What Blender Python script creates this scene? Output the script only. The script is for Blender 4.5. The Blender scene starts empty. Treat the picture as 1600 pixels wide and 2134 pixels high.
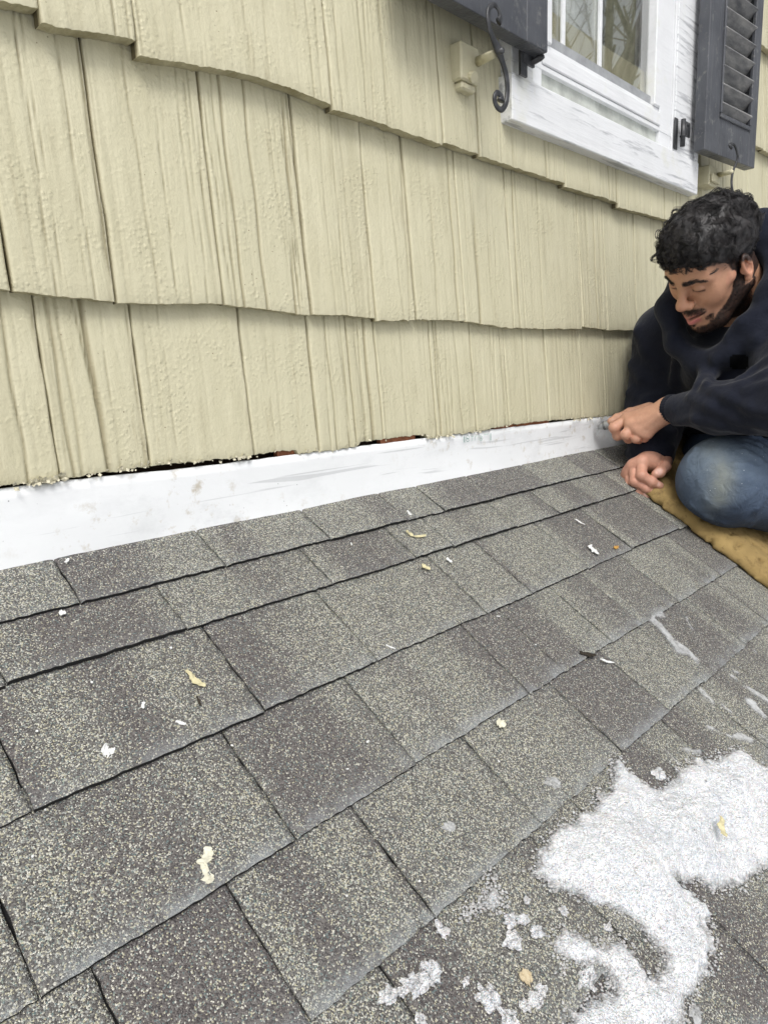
import bpy, math, random
import numpy as np
from mathutils import Matrix, Vector

random.seed(7)
RNG = np.random.default_rng(7)
SC = bpy.context.scene

# ------------------------------------------------------------------ camera, world, sun, exposure
F_PX, CX, CY = 1442.88, 800.0, 1067.0
RM = np.array([[0.7004286, -0.7126932, -0.0383200],
               [-0.1606937, -0.1051645, -0.9813852],
               [0.6953972, 0.6935480, -0.1881879]])      # rows: camera right, down, forward in world axes
cam_data = bpy.data.cameras.new('camera')
cam = bpy.data.objects.new('camera', cam_data)
SC.collection.objects.link(cam)
cam.matrix_world = Matrix([[RM[0, i], -RM[1, i], -RM[2, i], 0] for i in range(3)] + [[0, 0, 0, 1]])
cam_data.sensor_fit = 'VERTICAL'
cam_data.sensor_height = 36.0
cam_data.lens = F_PX / 2134.0 * 36.0
cam_data.clip_start = 0.02
cam_data.clip_end = 400.0
SC.camera = cam

SUN_EL, SUN_AZ = 52.0, 218.0        # azimuth of the sun measured clockwise from +Y
world = bpy.data.worlds.new('World')
SC.world = world
world.use_nodes = True
wn, wl = world.node_tree.nodes, world.node_tree.links
wn.clear()
sky = wn.new('ShaderNodeTexSky')
sky.sky_type = 'NISHITA'
sky.sun_disc = False
sky.sun_elevation = math.radians(SUN_EL)
sky.sun_rotation = math.radians(SUN_AZ)
sky.air_density, sky.dust_density, sky.ozone_density = 1.0, 5.0, 1.0
hs = wn.new('ShaderNodeHueSaturation')
hs.inputs['Saturation'].default_value = 0.22      # overcast: hardly any blue left
bg = wn.new('ShaderNodeBackground')
bg.inputs['Strength'].default_value = 0.15
wo = wn.new('ShaderNodeOutputWorld')
wl.new(sky.outputs[0], hs.inputs['Color'])
wl.new(hs.outputs[0], bg.inputs['Color'])
wl.new(bg.outputs[0], wo.inputs['Surface'])

sun_data = bpy.data.lights.new('sun', 'SUN')
sun_data.energy = 1.5
sun_data.angle = math.radians(20)
sun_data.color = (1.0, 0.985, 0.96)
sun = bpy.data.objects.new('sun', sun_data)
SC.collection.objects.link(sun)
_az, _el = math.radians(SUN_AZ), math.radians(SUN_EL)
_d = Vector((math.sin(_az) * math.cos(_el), math.cos(_az) * math.cos(_el), math.sin(_el)))
sun.rotation_euler = _d.to_track_quat('Z', 'Y').to_euler()

SC.view_settings.view_transform = 'Standard'
SC.view_settings.look = 'None'
SC.view_settings.gamma = 1.0
SC.view_settings.use_curve_mapping = False
SC.view_settings.exposure = -0.02

# ------------------------------------------------------------------ measured geometry of the place
D = 0.85                       # distance of the siding's face from the camera (metres)
ROOF_B = -0.235 * D            # height at which the roof meets the wall
SL = math.radians(32.8587)     # roof pitch
CS, SN = math.cos(SL), math.sin(SL)


def ray(u, v):
    return RM.T @ np.array([(u - CX) / F_PX, (v - CY) / F_PX, 1.0])


def W(u, v, Y=D):
    """point of the vertical plane Y -> (X, Z)"""
    d = ray(u, v)
    k = Y / d[1]
    return float(d[0] * k), float(d[2] * k)


def RF(u, v, n=0.0):
    """point of the roof plane (raised by n) -> (X, s down the slope)"""
    d = ray(u, v)
    P0 = np.array([0, D, ROOF_B]) + n * np.array([0, -SN, CS])
    nn = np.array([0, -SN, CS])
    P = d * (P0 @ nn) / (d @ nn)
    return float(P[0]), float((P0 - P) @ np.array([0, CS, SN]))


def RP(X, s, n=0.0):
    """roof coordinates -> world (works on arrays)"""
    X, s, n = np.broadcast_arrays(np.asarray(X, float), np.asarray(s, float), np.asarray(n, float))
    return np.stack([X, D - s * CS - n * SN, ROOF_B - s * SN + n * CS], -1)


def CP(u, v, z):
    """camera-space point (x right, y down, z away) of a direction at depth z"""
    return np.array([(u - CX) / F_PX * z, (v - CY) / F_PX * z, z])


# ------------------------------------------------------------------ numpy noise
def _hash(ix, iy, iz, seed):
    h = (ix.astype(np.int64) * 374761393 + iy.astype(np.int64) * 668265263 + iz.astype(np.int64) * 2147483647 + seed * 1274126177) & 0xFFFFFFFF
    h = ((h ^ (h >> 13)) * 1274126177) & 0xFFFFFFFF
    h = ((h ^ (h >> 16)) * 2246822519) & 0xFFFFFFFF
    return ((h ^ (h >> 15)) & 0xFFFFFF) / float(0xFFFFFF)


def noise3(x, y, z, seed=0):
    x, y, z = np.broadcast_arrays(np.asarray(x, float), np.asarray(y, float), np.asarray(z, float))
    ix, iy, iz = np.floor(x), np.floor(y), np.floor(z)
    fx, fy, fz = x - ix, y - iy, z - iz
    fx, fy, fz = fx * fx * (3 - 2 * fx), fy * fy * (3 - 2 * fy), fz * fz * (3 - 2 * fz)
    r = 0
    for a in (0, 1):
        for b in (0, 1):
            for c in (0, 1):
                w = (fx if a else 1 - fx) * (fy if b else 1 - fy) * (fz if c else 1 - fz)
                r = r + w * _hash(ix + a, iy + b, iz + c, seed)
    return r * 2 - 1


def fbm(x, y, z, seed=0, octv=4):
    r, a, f = 0, 1.0, 1.0
    for i in range(octv):
        r = r + a * noise3(np.asarray(x) * f, np.asarray(y) * f, np.asarray(z) * f, seed + i * 17)
        a *= 0.5
        f *= 2.03
    return r


# ------------------------------------------------------------------ object helpers
def link(o):
    SC.collection.objects.link(o)
    return o


def mesh_obj(name, verts, faces, mat, parent=None, smooth=True, attrs=None):
    me = bpy.data.meshes.new(name)
    verts = np.asarray(verts, np.float32).reshape(-1, 3)
    if isinstance(faces, np.ndarray):
        k = faces.shape[1]
        me.vertices.add(len(verts))
        me.vertices.foreach_set('co', verts.ravel())
        me.loops.add(faces.size)
        me.loops.foreach_set('vertex_index', faces.astype(np.int32).ravel())
        me.polygons.add(len(faces))
        me.polygons.foreach_set('loop_start', np.arange(0, faces.size, k, dtype=np.int32))
        try:
            me.polygons.foreach_set('loop_total', np.full(len(faces), k, np.int32))
        except Exception:
            pass
        me.update(calc_edges=True)
        me.validate()
    else:
        me.from_pydata([tuple(map(float, v)) for v in verts], [], faces)
        me.update()
    if smooth:
        me.polygons.foreach_set('use_smooth', np.ones(len(me.polygons), bool))
    if attrs:
        for an, vals in attrs.items():
            vals = np.asarray(vals, np.float32)
            if vals.ndim == 1:
                at = me.attributes.new(an, 'FLOAT', 'POINT')
                at.data.foreach_set('value', vals)
            else:
                at = me.attributes.new(an, 'FLOAT_COLOR', 'POINT')
                at.data.foreach_set('color', np.c_[vals, np.ones(len(vals))].astype(np.float32).ravel())
    mats = mat if isinstance(mat, (list, tuple)) else [mat]
    for m in mats:
        me.materials.append(m)
    o = bpy.data.objects.new(name, me)
    link(o)
    if parent is not None:
        o.parent = parent
    return o


def empty(name, parent=None):
    o = bpy.data.objects.new(name, None)
    o.empty_display_size = 0.1
    link(o)
    if parent is not None:
        o.parent = parent
    return o


def tag(o, label=None, cat=None, group=None, kind=None):
    if label: o['label'] = label
    if cat: o['category'] = cat
    if group: o['group'] = group
    if kind: o['kind'] = kind
    return o


class MB:
    """mesh builder collecting shapes for ONE object"""
    def __init__(s): s.v, s.f = [], []

    def add(s, v, f):
        n = len(s.v)
        s.v += [tuple(map(float, p)) for p in v]
        s.f += [tuple(i + n for i in q) for q in f]
        return s

    def box(s, a, b, M=None, bev=0.0):
        x0, y0, z0 = a
        x1, y1, z1 = b
        if bev <= 0:
            v = [(x, y, z) for x in (x0, x1) for y in (y0, y1) for z in (z0, z1)]
            f = [(0, 1, 3, 2), (4, 6, 7, 5), (0, 4, 5, 1), (2, 3, 7, 6), (0, 2, 6, 4), (1, 5, 7, 3)]
        else:
            v, f, idx = [], [], {}
            X, Y, Z = (x0, x1), (y0, y1), (z0, z1)
            for i in (0, 1):
                for j in (0, 1):
                    for k in (0, 1):
                        dx, dy, dz = (bev if i == 0 else -bev), (bev if j == 0 else -bev), (bev if k == 0 else -bev)
                        for ax, p in enumerate(((X[i], Y[j] + dy, Z[k] + dz), (X[i] + dx, Y[j], Z[k] + dz), (X[i] + dx, Y[j] + dy, Z[k]))):
                            idx[(i, j, k, ax)] = len(v)
                            v.append(p)
                        f.append(tuple(idx[(i, j, k, ax)] for ax in ((0, 1, 2) if (i + j + k) % 2 else (0, 2, 1))))
            for i in (0, 1):
                q = [idx[(i, j, k, 0)] for j, k in ((0, 0), (0, 1), (1, 1), (1, 0))]
                f.append(tuple(q if i == 0 else q[::-1]))
                q = [idx[(j, i, k, 1)] for j, k in ((0, 0), (1, 0), (1, 1), (0, 1))]
                f.append(tuple(q if i == 0 else q[::-1]))
                q = [idx[(j, k, i, 2)] for j, k in ((0, 0), (0, 1), (1, 1), (1, 0))]
                f.append(tuple(q if i == 0 else q[::-1]))
            for a_, b_ in ((0, 0), (0, 1), (1, 0), (1, 1)):
                f.append((idx[(0, a_, b_, 1)], idx[(1, a_, b_, 1)], idx[(1, a_, b_, 2)], idx[(0, a_, b_, 2)]))
                f.append((idx[(a_, 0, b_, 0)], idx[(a_, 1, b_, 0)], idx[(a_, 1, b_, 2)], idx[(a_, 0, b_, 2)]))
                f.append((idx[(a_, b_, 0, 0)], idx[(a_, b_, 1, 0)], idx[(a_, b_, 1, 1)], idx[(a_, b_, 0, 1)]))
        if M is not None:
            v = [tuple(M @ Vector(p)) for p in v]
        return s.add(v, f)

    def tube(s, pts, rad, sides=8, squash=None, cap=True):
        pts = [Vector(p) for p in pts]
        n = len(pts)
        if not hasattr(rad, '__len__'): rad = [rad] * n
        base = len(s.v)
        up = None
        for i, p in enumerate(pts):
            t = (pts[min(i + 1, n - 1)] - pts[max(i - 1, 0)]).normalized()
            if up is None:
                up = Vector((0, 1, 0)) if abs(t.y) < .9 else Vector((1, 0, 0))
            a = t.cross(up).normalized()
            b = a.cross(t).normalized()
            up = b
            for k in range(sides):
                an = 2 * math.pi * k / sides
                ra, rb = rad[i], rad[i] * (squash or 1)
                s.v.append(tuple(p + a * math.cos(an) * ra + b * math.sin(an) * rb))
        for i in range(n - 1):
            for k in range(sides):
                q = base + i * sides
                s.f.append((q + k, q + (k + 1) % sides, q + sides + (k + 1) % sides, q + sides + k))
        if cap:
            s.f.append(tuple(base + k for k in range(sides))[::-1])
            s.f.append(tuple(base + (n - 1) * sides + k for k in range(sides)))
        return s

    def build(s, name, mat, parent=None, smooth=False):
        return mesh_obj(name, s.v, s.f, mat, parent, smooth)


# ------------------------------------------------------------------ node material helpers
class NM:
    def __init__(s, name, rough=0.6, spec=0.5):
        s.m = bpy.data.materials.new(name)
        s.m.use_nodes = True
        s.n, s.l = s.m.node_tree.nodes, s.m.node_tree.links
        s.b = s.n['Principled BSDF']
        s.b.inputs['Roughness'].default_value = rough
        s.b.inputs['Specular IOR Level'].default_value = spec
        g = s.n.new('ShaderNodeNewGeometry')
        s.pos = g.outputs['Position']

    def set(s, inp, val):
        sock = inp if not isinstance(inp, str) else s.b.inputs[inp]
        if hasattr(val, 'is_output') or isinstance(val, bpy.types.NodeSocket):
            s.l.new(val, sock)
        else:
            if hasattr(sock.default_value, '__len__') and not hasattr(val, '__len__'):
                sock.default_value = [val] * len(sock.default_value)
            elif hasattr(val, '__len__') and len(val) == 3 and len(sock.default_value) == 4:
                sock.default_value = (*val, 1)
            else:
                sock.default_value = val
        return s

    def mapping(s, scale=(1, 1, 1), rot=(0, 0, 0), loc=(0, 0, 0), src=None):
        m = s.n.new('ShaderNodeMapping')
        s.l.new(src or s.pos, m.inputs['Vector'])
        m.inputs['Scale'].default_value = scale
        m.inputs['Rotation'].default_value = rot
        m.inputs['Location'].default_value = loc
        return m.outputs[0]

    def noise(s, scale=5, detail=4, rough=.5, vec=None, dist=0):
        t = s.n.new('ShaderNodeTexNoise')
        s.l.new(vec or s.pos, t.inputs['Vector'])
        t.inputs['Scale'].default_value = scale
        t.inputs['Detail'].default_value = detail
        t.inputs['Roughness'].default_value = rough
        t.inputs['Distortion'].default_value = dist
        return t.outputs['Fac']

    def vor(s, scale=5, feat='F1', vec=None, out='Distance', rnd=1.0):
        t = s.n.new('ShaderNodeTexVoronoi')
        t.feature = feat
        s.l.new(vec or s.pos, t.inputs['Vector'])
        t.inputs['Scale'].default_value = scale
        t.inputs['Randomness'].default_value = rnd
        return t.outputs[out]

    def ramp(s, fac, stops, interp='LINEAR'):
        r = s.n.new('ShaderNodeValToRGB')
        r.color_ramp.interpolation = interp
        el = r.color_ramp.elements
        while len(el) < len(stops): el.new(0.5)
        for e, (p, c) in zip(el, stops):
            e.position = p
            e.color = (*c, 1) if hasattr(c, '__len__') else (c, c, c, 1)
        s.set(r.inputs['Fac'], fac)
        return r.outputs['Color']

    def mix(s, fac, a, b, mode='MIX'):
        m = s.n.new('ShaderNodeMix')
        m.data_type = 'RGBA'
        m.blend_type = mode
        s.set(m.inputs['Factor'], fac)
        s.set(m.inputs['A'] if False else m.inputs[6], a)
        s.set(m.inputs[7], b)
        return m.outputs[2]

    def math(s, op, a, b=0.0, clamp=False):
        m = s.n.new('ShaderNodeMath')
        m.operation = op
        m.use_clamp = clamp
        s.set(m.inputs[0], a)
        s.set(m.inputs[1], b)
        return m.outputs[0]

    def attr(s, name, out='Fac'):
        a = s.n.new('ShaderNodeAttribute')
        a.attribute_name = name
        return a.outputs[out]

    def sep(s, v):
        x = s.n.new('ShaderNodeSeparateXYZ')
        s.l.new(v, x.inputs[0])
        return x.outputs

    def objrand(s):
        return s.n.new('ShaderNodeObjectInfo').outputs['Random']

    def bump(s, height, strength=.3, dist=.001, normal=None):
        b = s.n.new('ShaderNodeBump')
        b.inputs['Strength'].default_value = strength
        b.inputs['Distance'].default_value = dist
        s.l.new(height, b.inputs['Height'])
        if normal is not None: s.l.new(normal, b.inputs['Normal'])
        s.l.new(b.outputs[0], s.b.inputs['Normal'])
        return b.outputs[0]


# --- painted cedar siding
def siding_mat():
    m = NM('siding_paint', .52, .35)
    st = m.mapping((1, 1, .12))
    n1 = m.noise(7, 5, .6)
    n2 = m.noise(60, 4, .6, st)
    c = m.mix(m.ramp(n1, [(.3, 0), (.7, 1)]), (.610, .575, .415), (.540, .505, .350))
    c = m.mix(m.ramp(n2, [(.46, 0), (.72, .55)]), c, (.475, .445, .30))
    rnd = m.objrand()
    c = m.mix(m.math('MULTIPLY', rnd, .5), c, (.56, .53, .375))
    # dust settled in the groove bottoms (groove attribute comes with the geometry of each shake)
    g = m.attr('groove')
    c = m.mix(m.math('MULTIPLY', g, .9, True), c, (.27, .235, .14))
    strk = m.math('MULTIPLY', m.ramp(m.noise(85, 4, .6, m.mapping((1, 1, .035))), [(.56, 0), (.70, 1)]), m.ramp(m.noise(5, 3, .6), [(.42, 0), (.62, .8)]))
    c = m.mix(strk, c, (.43, .39, .26))
    # shade painted on the joint sides, then dirty specks and bare-wood scuffs
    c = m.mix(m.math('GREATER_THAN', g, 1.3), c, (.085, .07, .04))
    sp = m.vor(95, 'F1')
    spm = m.math('MULTIPLY', m.ramp(sp, [(.0, 1), (.06, 1), (.10, 0)]), m.ramp(m.noise(9, 3, .7), [(.56, 0), (.62, 1)]))
    c = m.mix(spm, c, (.16, .12, .07))
    gr = m.math('MULTIPLY', m.attr('edge_dark'), m.ramp(m.noise(30, 5, .65, m.mapping((1, 1, .3))), [(.35, .25), (.7, 1)]), True)  # painted shade of the butt underside, plus a darker band on the face
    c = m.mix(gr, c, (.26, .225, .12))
    m.set('Base Color', c)
    lum = m.noise(150, 3, .6)
    lump = m.ramp(m.vor(170, 'SMOOTH_F1'), [(.0, 1), (.45, 0)])
    lmask = m.ramp(m.noise(14, 2, .5), [(.45, .15), (.65, 1)])
    b1 = m.bump(m.math('MULTIPLY', lump, lmask), .7, .0013)
    b2 = m.bump(m.noise(55, 4, .65), .22, .003, b1)
    b2 = m.bump(lum, .55, .0014, b2)
    b3 = m.bump(m.noise(420, 2, .5), .35, .0006, b2)
    drip = m.noise(38, 3, .6, m.mapping((1, 1, .1)), 1.0)
    m.bump(drip, .6, .003, b3)
    return m.m


def white_board_mat():
    m = NM('white_flashing', .42, .4)
    n = m.noise(9, 5, .65, m.mapping((.35, 1, 1)))
    c = m.mix(m.ramp(n, [(.35, 0), (.75, .8)]), (.84, .855, .865), (.755, .77, .78))
    sm = m.math('MULTIPLY', m.ramp(m.noise(34, 5, .7), [(.56, 0), (.70, 1)]), m.ramp(m.noise(3.2, 2, .5), [(.50, 0), (.62, 1)]))
    c = m.mix(m.math('MULTIPLY', sm, .8), c, (.46, .40, .30))
    gry = m.math('MULTIPLY', m.ramp(m.noise(17, 6, .7, m.mapping((.6, 1, 1))), [(.50, 0), (.75, .6)]), m.ramp(m.noise(2.3, 2, .5), [(.40, .25), (.62, 1)]))
    c = m.mix(gry, c, (.52, .53, .54))
    scr = m.ramp(m.noise(60, 3, .5, m.mapping((.05, 1, 1.4), (0, .06, 0)), .6), [(.62, 0), (.66, 1)])
    c = m.mix(m.math('MULTIPLY', scr, .6), c, (.52, .53, .54))
    sp = m.math('MULTIPLY', m.ramp(m.vor(60), [(0, 1), (.035, 1), (.06, 0)]), m.ramp(m.noise(7, 2), [(.52, 0), (.58, 1)]))
    c = m.mix(sp, c, (.25, .25, .26))
    m.set('Base Color', c)
    b = m.bump(m.noise(26, 4, .6, m.mapping((.5, 1, 1))), .25, .004)
    m.bump(m.noise(260, 3, .6), .12, .0006, b)
    return m.m


def white_paint_mat(name='white_wood_paint', crack=.6):
    m = NM(name, .5, .4)
    c = m.mix(m.ramp(m.noise(8, 4, .6), [(.35, 0), (.75, 1)]), (.80, .81, .825), (.72, .73, .74))
    w = m.noise(55, 5, .65, m.mapping((.10, 1, 1.3)))
    c = m.mix(m.math('MULTIPLY', m.ramp(w, [(.53, 0), (.64, 1)]), crack), c, (.42, .43, .45))
    alg = m.math('MULTIPLY', m.ramp(m.noise(5, 5, .7), [(.56, 0), (.72, 1)]), .45)
    c = m.mix(alg, c, (.62, .62, .46))
    m.set('Base Color', c)
    b = m.bump(w, .8, .0022)
    m.bump(m.noise(170, 3, .6), .2, .0006, b)
    return m.m


def slate_paint_mat():
    m = NM('slate_grey_paint', .38, .45)
    c = m.mix(m.ramp(m.noise(14, 4, .6), [(.35, 0), (.7, 1)]), (.060, .064, .074), (.092, .097, .108))
    w = m.noise(80, 5, .65, m.mapping((1, 1, .08)))
    c = m.mix(m.math('MULTIPLY', m.ramp(w, [(.58, 0), (.72, 1)]), .5), c, (.17, .17, .17))
    dust = m.math('MULTIPLY', m.ramp(m.noise(42, 4, .7), [(.58, 0), (.7, 1)]), .5)
    c = m.mix(dust, c, (.26, .26, .24))
    m.set('Base Color', c)
    b = m.bump(m.noise(90, 4, .6, m.mapping((1, 1, .12))), .8, .0022)
    m.bump(m.noise(200, 3, .6), .25, .0008, b)
    return m.m


def slat_mat():
    m = NM('weathered_slat_paint', .6, .3)
    w = m.noise(45, 5, .65, m.mapping((.3, 1, 1)))
    c = m.ramp(w, [(.32, (.10, .103, .11)), (.5, (.20, .20, .20)), (.72, (.33, .325, .31))])
    m.set('Base Color', c)
    m.bump(m.noise(120, 4, .6), .4, .001)
    return m.m


def iron_mat():
    m = NM('black_wrought_iron', .38, .55)
    m.set('Base Color', m.mix(m.ramp(m.noise(70, 3), [(.45, 0), (.75, 1)]), (.022, .023, .026), (.065, .066, .07)))
    m.bump(m.noise(160, 3, .6), .5, .0012)
    return m.m


# --- asphalt shingles: mineral granules, tone blend per tab, chalky worn lower edge
def shingle_mat():
    m = NM('granulated_asphalt', .82, .35)
    v = m.n.new('ShaderNodeTexVoronoi')
    v.inputs['Scale'].default_value = 800
    wob = m.noise(900, 1, .5)
    m.l.new(m.pos, v.inputs['Vector'])
    rc = m.sep(v.outputs['Color'])
    # the blend: hard-edged bands of darker and lighter granules along the course, different on each tab
    bandv = m.mapping((6.0, .5, .5))
    rnd = m.objrand()
    add = m.n.new('ShaderNodeVectorMath'); add.operation = 'ADD'
    comb = m.n.new('ShaderNodeCombineXYZ')
    m.set(comb.inputs[0], m.math('MULTIPLY', rnd, 37.0)); m.set(comb.inputs[1], m.math('MULTIPLY', rnd, 91.0))
    m.l.new(bandv, add.inputs[0]); m.l.new(comb.outputs[0], add.inputs[1])
    band = m.ramp(m.noise(1.0, 1.5, .4, add.outputs[0], .3), [(.44, 0), (.54, 1)])
    patch = m.noise(16, 4, .6)
    tone = m.math('ADD', m.math('MULTIPLY', band, .55), m.math('MULTIPLY', patch, .45))
    # granule classes picked by the cell's random number; light ones more frequent where tone is high
    thr = m.math('SUBTRACT', .955, m.math('MULTIPLY', tone, .34))
    is_l = m.math('GREATER_THAN', rc[0], thr)
    dark = m.ramp(rc[1], [(0, (.070, .063, .064)), (.22, (.112, .100, .098)), (.52, (.160, .146, .140)), (.84, (.205, .195, .185))], 'CONSTANT')
    darkc = m.mix(m.math('MULTIPLY', band, .5), dark, m.ramp(rc[1], [(0, (.095, .094, .088)), (.35, (.165, .165, .15)), (.7, (.25, .255, .235))], 'CONSTANT'))
    lite = m.ramp(rc[2], [(0, (.45, .43, .31)), (.28, (.51, .49, .39)), (.52, (.37, .385, .36)), (.74, (.62, .61, .54))], 'CONSTANT')
    c = m.mix(is_l, darkc, lite)
    c = m.mix(m.math('MULTIPLY', m.math('LESS_THAN', rc[2], .07), .5), c, (.20, .30, .30))
    # chalk rubbed along the butt edge
    wear = m.attr('wear')
    wm = m.math('MULTIPLY', wear, m.ramp(m.noise(26, 5, .7), [(.38, 0), (.60, 1)]), True)
    c = m.mix(m.math('MULTIPLY', wm, .70), c, (.36, .385, .40))
    gapd = m.vor(800, 'DISTANCE_TO_EDGE')
    c = m.mix(m.ramp(gapd, [(.0, .45), (.08, 0)]), c, (.035, .034, .035))
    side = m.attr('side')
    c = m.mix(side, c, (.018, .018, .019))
    m.set('Base Color', c)
    h = m.ramp(v.outputs['Distance'], [(0, 1), (.75, 0)])
    b = m.bump(h, .75, .0012)
    m.bump(m.noise(45, 3, .6), .3, .004, b)
    return m.m


def simple(name, col, rough=.6, spec=.4, var=.15, nscale=30, bump=.2, bdist=.001, bscale=150, metal=0.0):
    m = NM(name, rough, spec)
    lo = tuple(c * (1 - var) for c in col)
    hi = tuple(min(1, c * (1 + var)) for c in col)
    m.set('Base Color', m.mix(m.ramp(m.noise(nscale, 4, .6), [(.35, 0), (.65, 1)]), lo, hi))
    m.set('Metallic', metal)
    if bump: m.bump(m.noise(bscale, 3, .6), bump, bdist)
    return m.m


def snow_mat():
    m = NM('granular_snow', .55, .35)
    c = m.mix(m.ramp(m.noise(24, 6, .7), [(.38, 0), (.70, 1)]), (.90, .91, .93), (.74, .765, .80))
    c = m.mix(m.math('MULTIPLY', m.ramp(m.vor(330), [(0, 1), (.22, 0)]), .45), c, (.60, .63, .68))
    e = m.attr('rim')
    c = m.mix(m.math('MULTIPLY', e, .6), c, (.62, .635, .65))
    c = m.mix(m.math('MULTIPLY', m.ramp(m.vor(36), [(0, 1), (.035, 1), (.06, 0)]), .8), c, (.12, .11, .10))
    m.set('Base Color', c)
    m.set('Alpha', m.math('SUBTRACT', 1.0, m.math('MULTIPLY', e, m.ramp(m.noise(260, 3, .6), [(.35, .9), (.65, .1)])), True))
    m.b.inputs['Subsurface Weight'].default_value = .35
    m.b.inputs['Subsurface Radius'].default_value = (.006, .008, .010)
    m.b.inputs['Subsurface Scale'].default_value = .6
    b = m.bump(m.ramp(m.vor(480), [(0, 1), (.8, 0)]), 1.0, .0026)
    m.bump(m.noise(150, 4, .7), .8, .004, b)
    return m.m


def ice_mat():
    m = NM('thin_ice', .28, .5)
    m.set('Base Color', m.mix(m.noise(60, 4, .6), (.62, .63, .63), (.78, .80, .82)))
    a = m.math('MULTIPLY', m.attr('thick'), m.ramp(m.noise(55, 5, .7), [(.30, .35), (.60, 1)]), True)
    m.set('Alpha', a)
    m.bump(m.noise(120, 4, .6), .6, .002)
    return m.m


M_SIDING = siding_mat()
M_FLASH = white_board_mat()
M_WHITE = white_paint_mat(crack=.9)
M_VINYL = white_paint_mat('white_vinyl', .08)
M_SLATE = slate_paint_mat()
M_SLAT = slat_mat()
M_IRON = iron_mat()
M_SHINGLE = shingle_mat()
M_SNOW = snow_mat()
M_ICE = ice_mat()
M_DARKWOOD = simple('old_sheathing_wood', (.035, .022, .015), .8, .2, .4)
M_CEDAR = simple('bare_cedar', (.26, .10, .05), .7, .25, .35, 60)
M_FELT = simple('roofing_felt', (.02, .02, .021), .9, .2)
M_CHIP = simple('dry_caulk', (.66, .64, .52), .6, .35, .15, 90, .5, .001)
M_PAINTCHIP = simple('white_paint_chip', (.74, .75, .74), .5, .4, .1, 90, .4, .001)
M_LEAF = simple('dark_leaf', (.035, .028, .02), .7, .3)
M_GREEN = simple('green_ink', (.05, .22, .16), .6, .3, .2, 200, 0)
M_INKPALE = simple('pale_green_ink', (.45, .58, .53), .6, .3, .2, 200, 0)
M_INTERIOR = simple('room_wall', (.20, .19, .17), .8, .2)
M_CURTAIN = simple('curtain_cloth', (.66, .67, .64), .8, .2, .15, 60)
M_BRICK = simple('red_brick', (.20, .075, .045), .8, .3, .35, 60, .5, .002)
M_MORTAR = simple('mortar', (.36, .31, .26), .9, .2)
M_BARK = simple('bark', (.10, .085, .07), .9, .2, .35, 8, .8, .02, 20)
M_LAWN = simple('snowy_lawn', (.62, .64, .66), .9, .2, .25, .7, .5, .03, 6)

# ------------------------------------------------------------------ setting: ground below the eave
GZ = -3.0
gv = [(-60, -80, GZ), (80, -80, GZ), (80, 40, GZ), (-60, 40, GZ)]
tag(mesh_obj('ground', gv, [(0, 1, 2, 3)], M_LAWN, smooth=False), kind='structure')
EAVE = 0.97 * D
patio = MB().box((-1.2, -1.6, GZ - .1), (4.6, 0.12, GZ + .05)).build('brick_patio', M_MORTAR)
tag(patio, kind='structure')
bm_ = MB()
for iy in range(15):
    for ix in range(26):
        x = -1.18 + ix * .223 + (iy % 2) * .11
        y = -1.58 + iy * .112
        bm_.box((x, y, GZ + .02), (x + .21, y + .10, GZ + .062 + random.uniform(-.002, .002)))
tag(bm_.build('paving_brick', M_BRICK, patio), kind='stuff')

# ------------------------------------------------------------------ the house
house = empty('house')
tag(house, 'cream shingle-sided house wall with white window above a grey asphalt roof', 'house')

siding = MB()
XW0, XW1 = -0.6, 3.6
SH_Y = D + .03
# window opening in the sheathing
WX0 = W(1067, 146, .83)[0]
WX1 = W(1452, 330, .838)[0]
WZ0 = W(1250, 225, .845)[1] - .02
WZ1 = 2.05
siding.box((XW0, SH_Y, -3.0), (WX0 + .05, SH_Y + .12, 2.6))
siding.box((WX1 - .05, SH_Y, -3.0), (XW1, SH_Y + .12, 2.6))
siding.box((WX0 + .05, SH_Y, -3.0), (WX1 - .05, SH_Y + .12, WZ0))
siding.box((WX0 + .05, SH_Y, WZ1), (WX1 - .05, SH_Y + .12, 2.6))
siding = siding.build('siding_wall', M_DARKWOOD, house)


def groove_field(X, Z, x0, w, rough, seed):
    """vertical striations machined/split into a cedar shake, metres of depth (positive = into the wall)"""
    rg = np.random.default_rng(seed)
    d = np.zeros_like(X)
    n = int(w / .0085 * (0.15 + .80 * rough ** 1.3))
    zl, zh = Z.min(), Z.max()
    for _ in range(n):
        xc = x0 + rg.uniform(0, w)
        wd = rg.choice([.0007, .0011, .0018, .0035], p=[.4, .33, .2, .07]) * rg.uniform(.8, 1.3)
        dp = rg.uniform(.0006, .0032) * (.35 + .85 * rough) * (1.1 if wd > .002 else 1)
        slant = rg.normal(0, .006)
        zc = rg.uniform(zl, zh)
        ln = rg.uniform(.06, .5)
        xx = X - xc - slant * (Z - zc) / .3 - .0012 * np.sin(Z * rg.uniform(20, 50) + rg.uniform(0, 6))
        ext = 1 / (1 + np.exp((np.abs(Z - zc) - ln) / .015))
        d += dp * np.exp(-(xx / wd) ** 2) * ext
    rz = np.clip(noise3(X * 14, 0, seed, seed + 8) * .9 + .45, 0, 1)      # striations come in belts
    d += .0007 * rough * rz * noise3(X * 260, Z * 5, seed, seed) + .0010 * rz * rough * noise3(X * 110, Z * 3, seed, seed + 3)
    return d


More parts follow.
